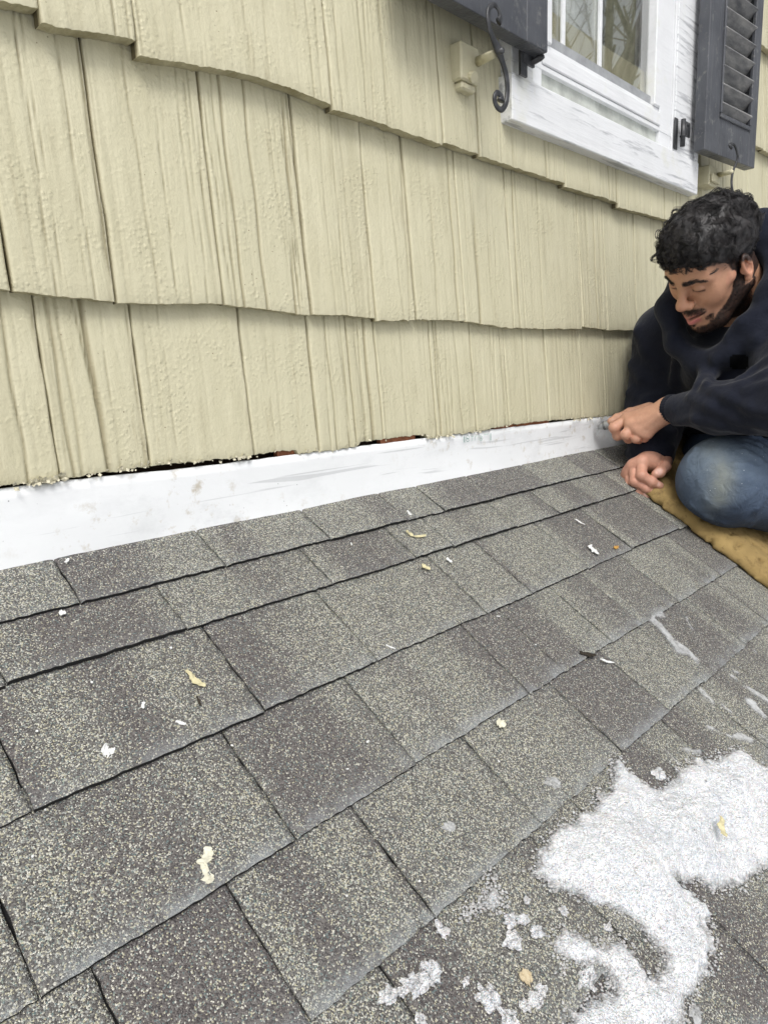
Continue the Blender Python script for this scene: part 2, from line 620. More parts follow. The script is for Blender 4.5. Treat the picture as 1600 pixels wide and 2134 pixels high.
def shake(x0, x1, bot, ztop, seed, rough=.6, proud=0.0, gap=.0016, rag=.0006, y0=D, edge_dark=.3, lean=0.0):
    """one wood shake; bot = [(x, z) ...] polyline of its butt"""
    w = x1 - x0
    nx = max(14, int(w / .0022))
    nz = 26
    s = np.linspace(0, 1, nx + 1)
    t = np.linspace(0, 1, nz + 1)
    S, T = np.meshgrid(s, t)
    lx = x0 + gap + lean * T + .0008 * noise3(T * 9, seed, 0, seed + 5)
    rx = x1 - gap + lean * T + .0008 * noise3(T * 9, seed, 5, seed + 6)
    X = lx + (rx - lx) * S
    bx = np.array([p[0] for p in bot]); bz = np.array([p[1] for p in bot])
    zb = np.interp(x0 + s * w, bx, bz) + rag * fbm(s * w * 260, seed, 0, seed, 3) + rag * 1.5 * noise3(s * w * 60, seed, 9, seed)
    Z = zb[None, :] + (ztop - zb[None, :]) * T ** 1.15
    g = groove_field(X, Z, x0, w, rough, seed)
    bow = .0016 * noise3(X * 7, Z * 5, 0, seed + 11)
    Y = y0 + proud + .024 * (Z - zb[None, :]) / .31 + g + bow
    edge = np.minimum(S * w, (1 - S) * w)
    Y = Y + .0012 * np.exp(-(edge / .0011) ** 2)             # rounded arrises
    Y[0, :] += .0008
    Z[1, :] = Z[0, :] + .0010
    fr = np.stack([X, Y, Z], -1).reshape(-1, 3)
    nvx = nx + 1
    faces = []
    i, j = np.meshgrid(np.arange(nx), np.arange(nz))
    a = (j * nvx + i).ravel()
    F = np.c_[a, a + 1, a + 1 + nvx, a + nvx]
    nfr = len(fr)
    # butt (underside)
    TH = .019 + .001 * math.sin(seed)
    b1 = np.stack([X[0], Y[0] * 0 + y0 + proud + TH * .55, Z[0] + .0007 * fbm(s * 40, seed, 1, 3)], -1)
    b2 = np.stack([X[0], Y[0] * 0 + y0 + proud + TH + .003, Z[0] + .0010], -1)
    b0 = np.stack([X[0], Y[0], Z[0]], -1)
    k = np.arange(nx)
    q0, q1, q2 = nfr, nfr + nvx, nfr + 2 * nvx
    F = np.r_[F, np.c_[q0 + k + 1, q0 + k, q1 + k, q1 + k + 1], np.c_[q1 + k + 1, q1 + k, q2 + k, q2 + k + 1]]
    n2 = nfr + 3 * nvx
    # sides
    L = np.stack([X[:, 0], Y[:, 0] + .019, Z[:, 0]], -1)
    Rr = np.stack([X[:, -1], Y[:, -1] + .019, Z[:, -1]], -1)
    m = np.arange(nz)
    F = np.r_[F, np.c_[m * nvx, (m + 1) * nvx, n2 + m + 1, n2 + m], np.c_[(m + 1) * nvx + nx, m * nvx + nx, n2 + nz + 1 + m, n2 + nz + 1 + m + 1]]
    V = np.r_[fr, b0, b1, b2, L, Rr]
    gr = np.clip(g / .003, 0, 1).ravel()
    top = np.clip((T - .80) / .2, 0, 1)
    gm = (edge_dark * (.25 + .75 * (noise3(X * 30, Z * 4, 0, seed + 2) * .5 + .5)) * top).ravel()  # face turns darker in patches towards its top
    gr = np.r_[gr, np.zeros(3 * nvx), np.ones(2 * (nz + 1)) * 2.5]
    gm = np.r_[gm, np.full(3 * nvx, .9), np.full(2 * (nz + 1), .5)]  # underside coloured dark to stand in for its shade
    return mesh_obj('shake', V, F, M_SIDING, siding, True, {'groove': gr, 'edge_dark': gm})


Z_A, Z_B = .122 * D, .485 * D
EXPO = .363 * D


def px_course(polys, ztop, seeds, **kw):
    """polys: list of (polyline of butt in photo pixels, roughness)"""
    for i, (pl, rough) in enumerate(polys):
        pts = [W(u, v) for u, v in pl]
        shake(pts[0][0], pts[-1][0], pts, ztop, seeds + i, rough, **kw)
    return W(*polys[0][0][0])[0], W(*polys[-1][0][-1])[0]


# course 3 (above the second shadow line), then 2, then the cut bottom course 1
c3 = [([(-120, -46), (-20, 0)], .5), ([(-20, -4), (84, 19)], .5), ([(84, 46), (150, 64), (185, 66), (288, 85)], .5),
      ([(289, 116), (400, 133), (485, 149), (528, 157), (620, 187), (694, 219)], .35),
      ([(695, 228), (760, 244), (925, 303)], .55), ([(925, 297), (1000, 321)], .35), ([(1001, 324), (1095, 355), (1178, 383)], .45),
      ([(1178, 389), (1253, 411)], .25), ([(1253, 409), (1290, 423)], .9), ([(1290, 432), (1357, 449)], .4), ([(1357, 449), (1410, 463)], .4)]
xa, xb = px_course(c3, Z_B + EXPO + .03, 300)
cx = xb
k = 0
while cx < XW1 - .05:
    w = random.uniform(.10, .22)
    shake(cx, cx + w, [(cx, Z_B + random.uniform(-.004, .004)), (cx + w, Z_B + random.uniform(-.004, .004))], Z_B + EXPO + .03, 350 + k, random.uniform(.3, .9))
    cx += w; k += 1
cx = xa
while cx > XW0:
    w = random.uniform(.10, .2)
    shake(cx - w, cx, [(cx - w, Z_B), (cx, Z_B)], Z_B + EXPO + .03, 370 + k, .6)
    cx -= w; k += 1

c2 = [([(-170, 588), (26, 606)], .6), ([(27, 606), (110, 615), (244, 629)], .8), ([(246, 631), (360, 634), (450, 633), (468, 634)], .55),
      ([(468, 634), (520, 641), (590, 650), (650, 657)], 1.0), ([(652, 656), (720, 657), (785, 664)], .45), ([(785, 668), (868, 667)], .4),
      ([(869, 665), (970, 669)], .3), ([(970, 670), (1005, 675), (1071, 685)], .45), ([(1072, 683), (1140, 685), (1214, 685)], .4),
      ([(1214, 681), (1265, 687)], .8), ([(1266, 688), (1328, 688)], .4)]
xa, xb = px_course(c2, Z_A + EXPO + .03, 200)
cx = xb
while cx < XW1 - .05:
    w = random.uniform(.10, .22)
    shake(cx, cx + w, [(cx, Z_A + random.uniform(-.004, .004)), (cx + w, Z_A + random.uniform(-.004, .004))], Z_A + EXPO + .03, 250 + k, random.uniform(.3, .9))
    cx += w; k += 1
cx = xa
while cx > XW0:
    w = random.uniform(.10, .2)
    shake(cx - w, cx, [(cx - w, Z_A), (cx, Z_A)], Z_A + EXPO + .03, 270 + k, .6)
    cx -= w; k += 1

cut = [(-200, 1036), (0, 1015), (60, 1009), (110, 1002), (190, 989), (330, 970), (400, 964), (530, 949), (560, 943), (619, 937), (623, 945), (700, 938),
       (745, 930), (752, 920), (820, 912), (889, 905), (893, 913), (960, 904), (1000, 899), (1040, 889), (1100, 880), (1150, 875), (1230, 870), (1300, 862), (1400, 852)]
cutw = [W(u, v) for u, v in cut]
cxs = np.array([p[0] for p in cutw]); czs = np.array([p[1] for p in cutw])
g1 = [-200, 128, 315, 531, 667, 745, 800, 912, 993, 1061, 1144, 1214, 1262, 1330, 1395]
r1 = [.7, .8, .15, .1, .75, .8, .3, .7, .5, .35, .5, .3, .5, .4]
for i in range(len(g1) - 1):
    vv = np.interp([g1[i], g1[i + 1]], [c[0] for c in cut], [c[1] for c in cut])
    xl, xr = W(g1[i], vv[0])[0], W(g1[i + 1], vv[1])[0]
    inner = [(x, z) for x, z in cutw if xl < x < xr]
    pts = [(xl, float(np.interp(xl, cxs, czs)))] + inner + [(xr, float(np.interp(xr, cxs, czs)))]
    shake(xl, xr, pts, Z_A + .03, 100 + i, r1[i], rag=.0011, edge_dark=.9, gap=(.0022 if i in (2, 3, 8) else .0013))
cx = xr
while cx < XW1 - .05:
    w = random.uniform(.10, .2)
    shake(cx, cx + w, [(cx, -.122 * D), (cx + w, -.122 * D)], Z_A + .03, 150 + k, .5, edge_dark=.9)
    cx += w; k += 1
cx = W(g1[0], 1036)[0]
while cx > XW0:
    w = random.uniform(.1, .2)
    shake(cx - w, cx, [(cx - w, -.122 * D), (cx, -.122 * D)], Z_A + .03, 170 + k, .5, edge_dark=.9)
    cx -= w; k += 1
# upper courses, cut round the window
for row in range(1, 5):
    zb = Z_B + row * EXPO
    for (a, b) in ((XW0, WX0 - .0), (WX1, XW1)) if zb < WZ1 else ((XW0, XW1),):
        cx = a
        while cx < b - .02:
            w = min(random.uniform(.10, .22), b - cx)
            shake(cx, cx + w, [(cx, zb + random.uniform(-.005, .005)), (cx + w, zb + random.uniform(-.005, .005))], zb + EXPO + .03, 400 + k, random.uniform(.3, .9))
            cx += w; k += 1

# torn paint, caulk shreds and splinters along the saw cut
fl = MB()
for i in range(190):
    u = random.choice([random.uniform(0, 1290), random.uniform(50, 130), random.uniform(240, 540), random.uniform(1190, 1260), random.uniform(880, 1000)])
    v = np.interp(u, [c[0] for c in cut], [c[1] for c in cut])
    x, z = W(u, v)
    L = random.uniform(.002, .009)
    a = random.uniform(0, math.tau)
    y = D - random.uniform(-.001, .002)
    z += random.uniform(-.002, .003)
    dx, dz = math.cos(a) * L, math.sin(a) * L * .8
    wx, wz = -math.sin(a) * L * .35, math.cos(a) * L * .35
    fl.add([(x, y, z), (x + dx * .5 + wx, y - L * .3, z + dz * .5 + wz), (x + dx, y - L * .6 * random.random(), z + dz), (x + dx * .5 - wx, y - L * .1, z + dz * .5 - wz),
            (x + dx * .5, y + .0012, z + dz * .5)], [(0, 1, 2, 3), (0, 4, 1), (1, 4, 2), (2, 4, 3), (3, 4, 0)])
tag(fl.build('torn_paint', simple('torn_cream_paint', (.60, .56, .42), .6, .3, .3, 300, .3), siding), kind='stuff')

# strip of older cedar shingle seen in the gap over the flashing
for ua, ub in ((585, 622), (800, 872), (1035, 1150)):
    xl, xr = W(ua, np.interp(ua, [c[0] for c in cut], [c[1] for c in cut]))[0], W(ub, np.interp(ub, [c[0] for c in cut], [c[1] for c in cut]))[0]
    MB().box((xl, D + .009, -.155 * D), (xr, D + .018, -.105 * D)).build('old_cedar_shingle', M_CEDAR, siding)

# white flashing board
btop = [(-300, 1058), (0, 1019), (180, 997), (400, 975), (625, 946), (800, 924), (1000, 898), (1230, 871), (1420, 850)]
bw = [W(u, v, D + .006) for u, v in btop]
nx = 260
xs = np.linspace(XW0, XW1, nx)
zt = np.interp(xs, [p[0] for p in bw], [p[1] for p in bw]) + .0006 * noise3(xs * 90, 0, 0, 4)
rows = 9
V, Fq = [], []
tt = np.linspace(0, 1, rows)
Xg, Tg = np.meshgrid(xs, tt)
Zg = (ROOF_B - .012) + (zt[None, :] - (ROOF_B - .012)) * Tg
Yg = D + .004 + .0022 * noise3(Xg * 6, Tg * 2, 0, 8) - .004 * (1 - Tg) ** 3
Vf = np.stack([Xg, Yg, Zg], -1).reshape(-1, 3)
i, j = np.meshgrid(np.arange(nx - 1), np.arange(rows - 1))
a = (j * nx + i).ravel()
Fq = np.c_[a, a + 1, a + 1 + nx, a + nx]
bk = np.stack([xs, np.full(nx, D + .011), zt], -1)
kk = np.arange(nx - 1)
tp = (rows - 1) * nx
Fq = np.r_[Fq, np.c_[tp + kk, tp + kk + 1, len(Vf) + kk + 1, len(Vf) + kk]]
band = mesh_obj('flashing_board', np.r_[Vf, bk], Fq, M_FLASH, house)
tag(band, 'long white flashing board between siding and roof, scuffed, with a green ink stamp')
# green ink stamp: two strokes, a round mark and faint letters (flat print on the board)
YS = D + .004 - .0045


def ink(pts, wd, name='stamp', mat=M_GREEN):
    mb = MB()
    for (ua, va), (ub, vb) in zip(pts[:-1], pts[1:]):
        xa_, za_ = W(ua, va, YS); xb_, zb_ = W(ub, vb, YS)
        dx, dz = xb_ - xa_, zb_ - za_
        L = math.hypot(dx, dz) or 1
        nx_, nz_ = -dz / L * wd, dx / L * wd
        mb.add([(xa_ - nx_, YS, za_ - nz_), (xb_ - nx_, YS, zb_ - nz_), (xb_ + nx_, YS, zb_ + nz_), (xa_ + nx_, YS, za_ + nz_)], [(0, 1, 2, 3)])
    return mb


mb = ink([(967, 909), (967.5, 922)], .0009)
b2 = ink([(1022, 903), (1022, 918)], .0009)
mb.add(b2.v, b2.f)
circ = [(974 + 3.8 * math.cos(t), 914 + 6.5 * math.sin(t)) for t in np.linspace(0, math.tau, 17)]
b2 = ink(circ, .00035); mb.add(b2.v, b2.f)
b2 = ink([(972, 912), (974, 915), (976, 914)], .0008); mb.add(b2.v, b2.f)
mb.build('stamp', M_GREEN, band)
mb = MB()
for pl in ([(981, 910), (987, 909)], [(984, 910), (983, 919)], [(990, 909), (990, 918)], [(990, 909), (994, 908)], [(997, 907), (997, 918)], [(1000, 908), (1004, 909), (1004, 912), (1000, 913), (1005, 914), (1004, 917), (1000, 918)], [(1008, 906), (1018, 904)]):
    b2 = ink(pl, .0007); mb.add(b2.v, b2.f)
mb.build('stamp_lettering', M_INKPALE, band)

# ------------------------------------------------------------------ roof
roof = MB()
Xa, Xb = XW0, XW1 + .4
top_ = [RP(x, s, n) for n in (-.003, -.03) for x, s in ((Xa, -.02), (Xb, -.02), (Xb, EAVE - .01), (Xa, EAVE - .01))]
roof.add(top_, [(0, 1, 2, 3)[::-1], (4, 5, 6, 7), (0, 1, 5, 4), (1, 2, 6, 5), (2, 3, 7, 6), (3, 0, 4, 7)])
roof = roof.build('roof', M_FELT, house)
fz = RP(0, EAVE, 0)
MB().box((Xa, fz[1] - .02, fz[2] - .16), (Xb, fz[1] + .005, fz[2] - .012)).build('fascia_board', M_WHITE, house)
MB().box((Xa + .2, .1, GZ), (Xb - .2, D + .02, -.9)).build('porch_wall', M_SIDING, house)

EDG = [0.0, .0905 * D, .184 * D, .345 * D, .505 * D, .657 * D, .815 * D, .972 * D]


def tab(x0, x1, s0, s1, seed, lift=0.0, gap=.0011, ds=0.0, rot=0.0, wear=.5):
    """one shingle tab: butt edge at s1 (down-slope), head tucked under the course above"""
    nx, ns = 34, 16
    sx = np.linspace(0, 1, nx + 1)
    tx = np.linspace(0, 1, ns + 1) ** .8            # denser at the butt
    S, T = np.meshgrid(sx, 1 - tx)                  # T: 1 = butt row first? (row 0 = head)
    T = T[::-1]
    hs_ = s0 - .028
    w = x1 - x0
    el = .0010 * fbm(T[:, 0] * 26, seed, 0, seed, 3)
    er = .0010 * fbm(T[:, 0] * 26, seed, 4, seed + 1, 3)
    X = (x0 + gap + el)[:, None] if np.ndim(x0) else (x0 + gap + el)[:, None] + 0 * S
    Xr = (x1 - gap + er)[:, None]
    X = X + (Xr - X) * S
    sb = s1 + ds + rot * (S - .5) * w + .0009 * fbm(S * w * 190, seed, 2, seed + 2, 3) + .0010 * noise3(S * w * 22, seed, 3, seed)
    Sg = hs_ + (sb - hs_) * T
    n = .0015 + (.0062 + lift) * T ** 1.5 + .0011 * noise3(X * 9, Sg * 9, 0, seed) * T + .0003 * noise3(X * 60, Sg * 60, 0, seed)
    edge = np.minimum(S * w, (1 - S) * w)
    n = n - .0009 * np.exp(-(edge / .002) ** 2)
    n[-1] -= .0012
    V = RP(X, Sg, n).reshape(-1, 3)
    nv = nx + 1
    i, j = np.meshgrid(np.arange(nx), np.arange(ns))
    a = (j * nv + i).ravel()
    Fc = np.c_[a, a + nv, a + nv + 1, a + 1]
    nb = len(V)
    k = np.arange(nx)
    low0 = RP(X[-1], Sg[-1], n[-1])
    low = RP(X[-1], Sg[-1] - .0004, np.maximum(n[-1] - .0042 - lift * .6, .0004))
    r = ns * nv
    Fc = np.r_[Fc, np.c_[nb + k, nb + nv + k, nb + nv + k + 1, nb + k + 1]]
    m = np.arange(ns)
    n3 = nb + 2 * nv
    Ls = RP(X[:, 0], Sg[:, 0], n[:, 0] - .004)
    Rs = RP(X[:, -1], Sg[:, -1], n[:, -1] - .004)
    Fc = np.r_[Fc, np.c_[m * nv, n3 + m, n3 + m + 1, (m + 1) * nv], np.c_[m * nv + nx, (m + 1) * nv + nx, n3 + ns + 1 + m + 1, n3 + ns + 1 + m]]
    dist = sb - Sg
    wr = np.clip(1 - dist / .014, 0, 1) * wear + .25 * wear * np.clip(1 - dist / .05, 0, 1)
    wr = wr + .35 * wear * np.clip(1 - (dist + .0) / .02, 0, 1) * (S > .7)
    wr = np.r_[wr.ravel(), np.zeros(2 * nv + 2 * (ns + 1))]
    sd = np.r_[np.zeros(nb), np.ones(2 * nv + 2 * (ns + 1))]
    return mesh_obj('shingle', np.r_[V, low0, low, Ls, Rs], Fc, M_SHINGLE, roof, True, {'wear': np.clip(wr, 0, 1), 'side': sd})


JP = [  # tab joints of each course, photo pixels where the joint meets the butt edge
    [(170, 1266), (470, 1188), (693, 1138), (851, 1095), (925, 1072), (1024, 1042), (1133, 1011), (1218, 988), (1280, 972)],
    [(385, 1312), (692, 1223), (862, 1166), (943, 1146), (1076, 1104), (1166, 1078), (1242, 1052), (1310, 1030)],
    [(75, 1712), (550, 1490), (780, 1378), (1010, 1280), (1100, 1236), (1214, 1180), (1310, 1145), (1407, 1102)],
    [(85, 2090), (613, 1757), (865, 1598), (1098, 1447), (1170, 1402), (1270, 1340), (1330, 1302), (1407, 1255), (1491, 1198)],
    [(650, 2150), (905, 1922), (1122, 1722), (1290, 1572), (1385, 1485), (1455, 1420), (1545, 1345), (1595, 1300)],
    [(930, 2225), (1220, 1880), (1300, 1790), (1455, 1575), (1520, 1500)],
    [(1140, 2500), (1600, 2040)],
]
DEFW = [.17, .18, .2, .19, .2, .2, .2]
for c in range(7):
    s0, s1 = EDG[c], EDG[c + 1]
    xs_ = sorted({round(RF(u, v)[0], 4) for u, v in JP[c]})
    js = [xs_[0]]
    for x in xs_[1:]:
        if x - js[-1] > .035: js.append(x)
    while js[0] > XW0: js.insert(0, js[0] - DEFW[c] * random.choice([.6, .8, 1, 1.1]))
    while js[-1] < Xb: js.append(js[-1] + DEFW[c] * random.choice([.55, .75, 1, 1.05]))
    for i in range(len(js) - 1):
        rr = random.Random(c * 100 + i)
        tab(js[i], js[i + 1], s0, s1, c * 100 + i + 1, lift=rr.choice([0, 0, .001, .0025]) + (.0008 if c < 2 else 0),
            ds=rr.uniform(-.0012, .0012), rot=rr.uniform(-.006, .006), wear=(.3, .3, .45, .75, .8, .6, .4)[c])


# ------------------------------------------------------------------ window
win = empty('window', house)
tag(win, 'white vinyl window with vertical bars, curtain behind and weathered white apron board')
YB = .830
bx0, bx1 = WX0, W(1455, 342, YB)[0]
bz1 = .5 * (W(1069, 146, YB)[1] + W(1456, 342, YB)[1])
bz0 = .5 * (W(1064, 245, YB)[1] + W(1451, 407, YB)[1])
MB().box((bx0, YB, bz0), (bx1, D + .03, bz1), bev=.002).build('apron_board', M_WHITE, win)
railz0 = .5 * (W(1370, 274, .844)[1] + W(1125, 132, .844)[1])
railz1 = .5 * (W(1366, 225, .848)[1] + W(1150, 97, .848)[1])
M_DIRTY = simple('dirty_sill_paint', (.50, .52, .48), .6, .3, .2, 25, .3, .001)
MB().box((bx0 + .04, .853, bz1 - .03), (bx1 - .05, D + .10, railz0 + .004)).build('sub_sill', M_DIRTY, win)
MB().box((bx0 + .05, .843, railz0 - .004), (bx1 - .06, .856, railz0 + .006), bev=.001).build('sill_nosing', M_VINYL, win)
jx0, jx1 = W(1374, 250, .843)[0], W(1404, 300, .838)[0]
cx1 = W(1447, 305, .838)[0]
# right and left casings of old wood, then vinyl jamb frames
MB().box((jx1, .838, bz1 - .02), (cx1, D + .03, WZ1 + .06), bev=.0015).box((cx1 - .012, .829, bz1 - .02), (cx1 + .003, .8375, WZ1 + .06), bev=.001).build('casing', M_WHITE, win)
MB().box((jx1 - .011, .840, bz1 - .02), (jx1 - .001, .86, WZ1), bev=.001).box((jx0, .844, bz1 - .02), (jx1 - .012, .90, WZ1), bev=.001).build('jamb_frame', M_VINYL, win)
lx = bx0 + .01
MB().box((lx, .838, bz1 - .001), (lx + .075, D + .03, WZ1 + .06), bev=.0015).build('casing', M_WHITE, win)
MB().box((lx + .076, .844, bz1 - .001), (lx + .115, .90, WZ1), bev=.001).build('jamb_frame', M_VINYL, win)
MB().box((lx, .835, WZ1 + .001), (cx1, D + .03, WZ1 + .10), bev=.0015).build('head_casing', M_WHITE, win)
sx0, sx1 = lx + .117, jx0 - .001
gx1 = W(1363, 150, .845)[0]
MB().box((sx0, .840, railz0 + .007), (sx1, .868, railz1 - .012), bev=.002).box((sx0, .848, railz1 - .0115), (sx1, .868, railz1), bev=.001).build('bottom_rail', M_VINYL, win)
MB().box((gx1, .842, railz1 + .001), (sx1, .868, WZ1 - .01), bev=.002).build('sash_stile', M_VINYL, win)
MB().box((sx0, .842, railz1 + .001), (sx0 + .035, .868, WZ1 - .01), bev=.002).build('sash_stile', M_VINYL, win)
M_GASKET = simple('grey_gasket', (.33, .34, .35), .6, .3)
MB().box((sx0 + .036, .853, railz1 + .001), (gx1 - .001, .866, railz1 + .022)).build('glazing_bead', M_GASKET, win)
for u, v in ((1172, 60), (1249, 70), (1327, 90)):
    xm = W(u, v, .858)[0]
    if u == 1327: continue
    MB().box((xm - .0062, .855, railz1 + .023), (xm - .0006, .861, WZ1 - .012), bev=.0008).box((xm + .0006, .855, railz1 + .023), (xm + .0062, .861, WZ1 - .012), bev=.0008).build('glazing_bar', M_VINYL, win)
gm = bpy.data.materials.new('window_glass')
gm.use_nodes = True
gn, gl = gm.node_tree.nodes, gm.node_tree.links
gn.clear()
go = gn.new('ShaderNodeOutputMaterial'); gmx = gn.new('ShaderNodeMixShader'); gt = gn.new('ShaderNodeBsdfTransparent'); gg = gn.new('ShaderNodeBsdfGlossy')
gg.inputs['Roughness'].default_value = .015
gw = gn.new('ShaderNodeLayerWeight')
gp = gn.new('ShaderNodeMath'); gp.operation = 'POWER'; gp.inputs[1].default_value = 2.4
gl.new(gw.outputs['Facing'], gp.inputs[0])
gf = gn.new('ShaderNodeMath'); gf.operation = 'MULTIPLY_ADD'; gf.inputs[1].default_value = .95; gf.inputs[2].default_value = .06
gl.new(gp.outputs[0], gf.inputs[0])
gt.inputs['Color'].default_value = (.97, .98, .97, 1)
gl.new(gf.outputs[0], gmx.inputs[0]); gl.new(gt.outputs[0], gmx.inputs[1]); gl.new(gg.outputs[0], gmx.inputs[2]); gl.new(gmx.outputs[0], go.inputs[0])
MB().box((sx0 + .03, .8625, railz1 + .002), (gx1 + .004, .8650, WZ1 - .012)).build('window_pane', gm, win)
# inner reveal, curtain and the room behind
MB().box((gx1 + .02, .905, railz0), (gx1 + .07, 1.03, WZ1)).build('inner_reveal', M_CURTAIN, win)
cv = []
nxc = 160
xc0, xc1 = sx0 - .05, gx1 + .3
for j_ in range(2):
    for i_ in range(nxc):
        x = xc0 + (xc1 - xc0) * i_ / (nxc - 1)
        cv.append((x, .935 + .016 * math.sin(i_ * .55) + .006 * math.sin(i_ * 1.31 + 1), (railz0 - .1) if j_ == 0 else WZ1 + .05))
mesh_obj('curtain', cv, np.array([[i_, i_ + 1, nxc + i_ + 1, nxc + i_] for i_ in range(nxc - 1)]), M_CURTAIN, win)
M_DRAPE = simple('olive_drape', (.30, .30, .22), .85, .2, .2, 60)
dx0, dx1 = W(1262, 100, .905)[0], W(1318, 140, .905)[0]
cv = []
for j_ in range(2):
    for i_ in range(60):
        x = dx0 + (dx1 - dx0) * i_ / 59
        cv.append((x, .905 + .010 * math.sin(i_ * .8) + .003 * math.sin(i_ * 2.3), (railz0 - .1) if j_ == 0 else WZ1 + .05))
mesh_obj('drape', cv, np.array([[i_, i_ + 1, 60 + i_ + 1, 60 + i_] for i_ in range(59)]), M_DRAPE, win)
rm = MB()
rx0, rx1, ry0, ry1, rz0, rz1 = bx0 - .5, bx1 + .8, 1.01, 3.2, -.3, 2.3
rm.box((rx0, ry1, rz0), (rx1, ry1 + .05, rz1)).box((rx0 - .05, ry0, rz0), (rx0, ry1, rz1)).box((rx1, ry0, rz0), (rx1 + .05, ry1, rz1)).box((rx0, ry0, rz0 - .05), (rx1, ry1, rz0)).box((rx0, ry0, rz1), (rx1, ry1, rz1 + .05))
tag(rm.build('room', M_INTERIOR, house), kind='stuff')


# ------------------------------------------------------------------ shutters
def shutter(P0, ang, width, height, stile, rail, st2, label):
    """P0 = front bottom corner on the camera's side; local x along the width, y into the wall, z up"""
    sh = empty('shutter', house)
    tag(sh, label)
    Mx = Matrix.Translation(Vector(P0)) @ Matrix.Rotation(-ang, 4, 'Z')
    T = .031
    MB().box((0, 0, 0), (stile, T, height), Mx, .0018).build('stile', M_SLATE, sh)
    MB().box((width - st2, 0, 0), (width, T, height), Mx, .0018).build('stile', M_SLATE, sh)
    MB().box((stile + .0008, .0006, 0), (width - st2 - .0008, T - .0006, rail), Mx, .0012).build('bottom_rail', M_SLATE, sh)
    MB().box((stile + .0008, .0006, height - rail), (width - st2 - .0008, T - .0006, height), Mx, .0012).build('top_rail', M_SLATE, sh)
    a, b, z0, z1 = stile, width - st2, rail, height - rail
    w = .009
    mo = MB()
    mo.box((a - .001, -.005, z0 - .002), (b + .001, .006, z0 + w), Mx, .002).box((a - .001, -.005, z1 - w), (b + .001, .006, z1 + .002), Mx, .002)
    mo.box((a - .002, -.005, z0 + w + .001), (a + w - .002, .006, z1 - w - .001), Mx, .002).box((b - w + .002, -.005, z0 + w + .001), (b + .002, .006, z1 - w - .001), Mx, .002)
    mo.build('moulding', M_SLATE, sh)
    sp = .047
    z = z0 + .018
    while z < z1 - .03:
        L = Mx @ Matrix.Translation((0, .016, z)) @ Matrix.Rotation(math.radians(50 + random.uniform(-2, 2)), 4, 'X')
        MB().box((a + .001, -.0035, -.029), (b - .001, .0035, .029), L, .0012).build('louver', M_SLAT, sh)
        z += sp
    return sh


SY = .788
sxr, szb = W(1141, 110, SY)
WLs = .40
stl = sxr - W(1098, 88, SY)[0]
shutter((sxr - WLs, SY, szb), 0.0, WLs, 1.25, stl, .11, stl, 'dark slate left shutter cut by the top edge, iron scroll hook on its corner')
SYR = .792
X0r, Z0r = W(1467, 311, SYR)
dd = ray(1571, 351)
P1 = dd * (Z0r / dd[2])
angr = math.atan2(SYR - P1[1], P1[0] - X0r)
wr_ = math.hypot(P1[0] - X0r, SYR - P1[1])
_pz = lambda u, v: ray(u, v)
stl_r = wr_ * .27
# height of the rail: point (1499,243) lies above the bottom line
kx = X0r + math.cos(angr) * wr_ * .27
ky = SYR - math.sin(angr) * wr_ * .27
dd2 = ray(1499, 243)
rail_r = float(dd2[2] * ky / dd2[1]) - Z0r
shutter((X0r, SYR, Z0r), angr, wr_, 1.25, wr_ * .25, max(.06, min(.14, rail_r)), wr_ * .15, 'dark slate louvered shutter on the right of the window, standing slightly open')

# hinges
def hinge(u0, v0, v1, label=None):
    h = empty('hinge', win)
    x, z1_ = W(u0, v0, .82)
    _, z0_ = W(u0, v1, .82)
    b = MB().tube([(x, .822, z0_), (x, .822, z1_)], .0065, 12).box((x + .004, .817, z0_ + (z1_ - z0_) * .4), (x + .035, .821, z1_ - .005))
    b.box((x - .022, .8355, z0_ - .006), (x - .001, .8375, z1_ + .004)).tube([(x, .822, z0_ + (z1_ - z0_) * .36), (x, .822, z0_ + (z1_ - z0_) * .40)], .0085, 12)
    b.tube([(x + .018, .819, z1_ - .012), (x + .018, .814, z1_ - .012)], .004, 8)
    o = b.build('hinge_leaf', M_IRON, None, True)
    return o, h


o_, h_ = hinge(1425, 248, 306)
bpy.data.objects.remove(h_)
o_.name = 'hinge'; o_.parent = win
hb = MB()
hx, hz = W(1098, 122, .82)
hb.box((hx - .02, .816, hz - .012), (hx + .02, .821, hz + .02)).tube([(hx + .012, .82, hz - .005), (hx + .022, .805, hz + .002), (hx + .026, .802, hz + .006)], .006, 8).box((hx - .026, .822, hz - .035), (hx - .004, .817, hz + .02))
hb.build('hinge', M_IRON, win)

# holdbacks: wooden block, peg and iron S scroll
PD = lambda x, y: (880 + x / 2.2222, y / 2.2222)
hold = empty('shutter_holdback', house)
tag(hold, 'black iron S scroll holdback on a painted block beside the left shutter')
spx = [(352, 100), (360, 82), (352, 45), (330, 22), (307, 42), (303, 95), (315, 150), (338, 205), (357, 248), (374, 300), (388, 355), (393, 420), (386, 478), (366, 508), (343, 492), (333, 455), (345, 430), (362, 445), (362, 468)]
sp3 = []
for x, y in spx:
    a_, b_ = W(*PD(x, y), .770)
    sp3.append(Vector((a_, .770, b_)))
def smooth_path(P, n=5):
    out = []
    for i in range(len(P) - 1):
        p0, p1, p2, p3 = P[max(i - 1, 0)], P[i], P[i + 1], P[min(i + 2, len(P) - 1)]
        for k in range(n):
            t = k / n
            out.append(.5 * ((2 * p1) + (-p0 + p2) * t + (2 * p0 - 5 * p1 + 4 * p2 - p3) * t * t + (-p0 + 3 * p1 - 3 * p2 + p3) * t ** 3))
    out.append(P[-1])
    return out
path = smooth_path(sp3)
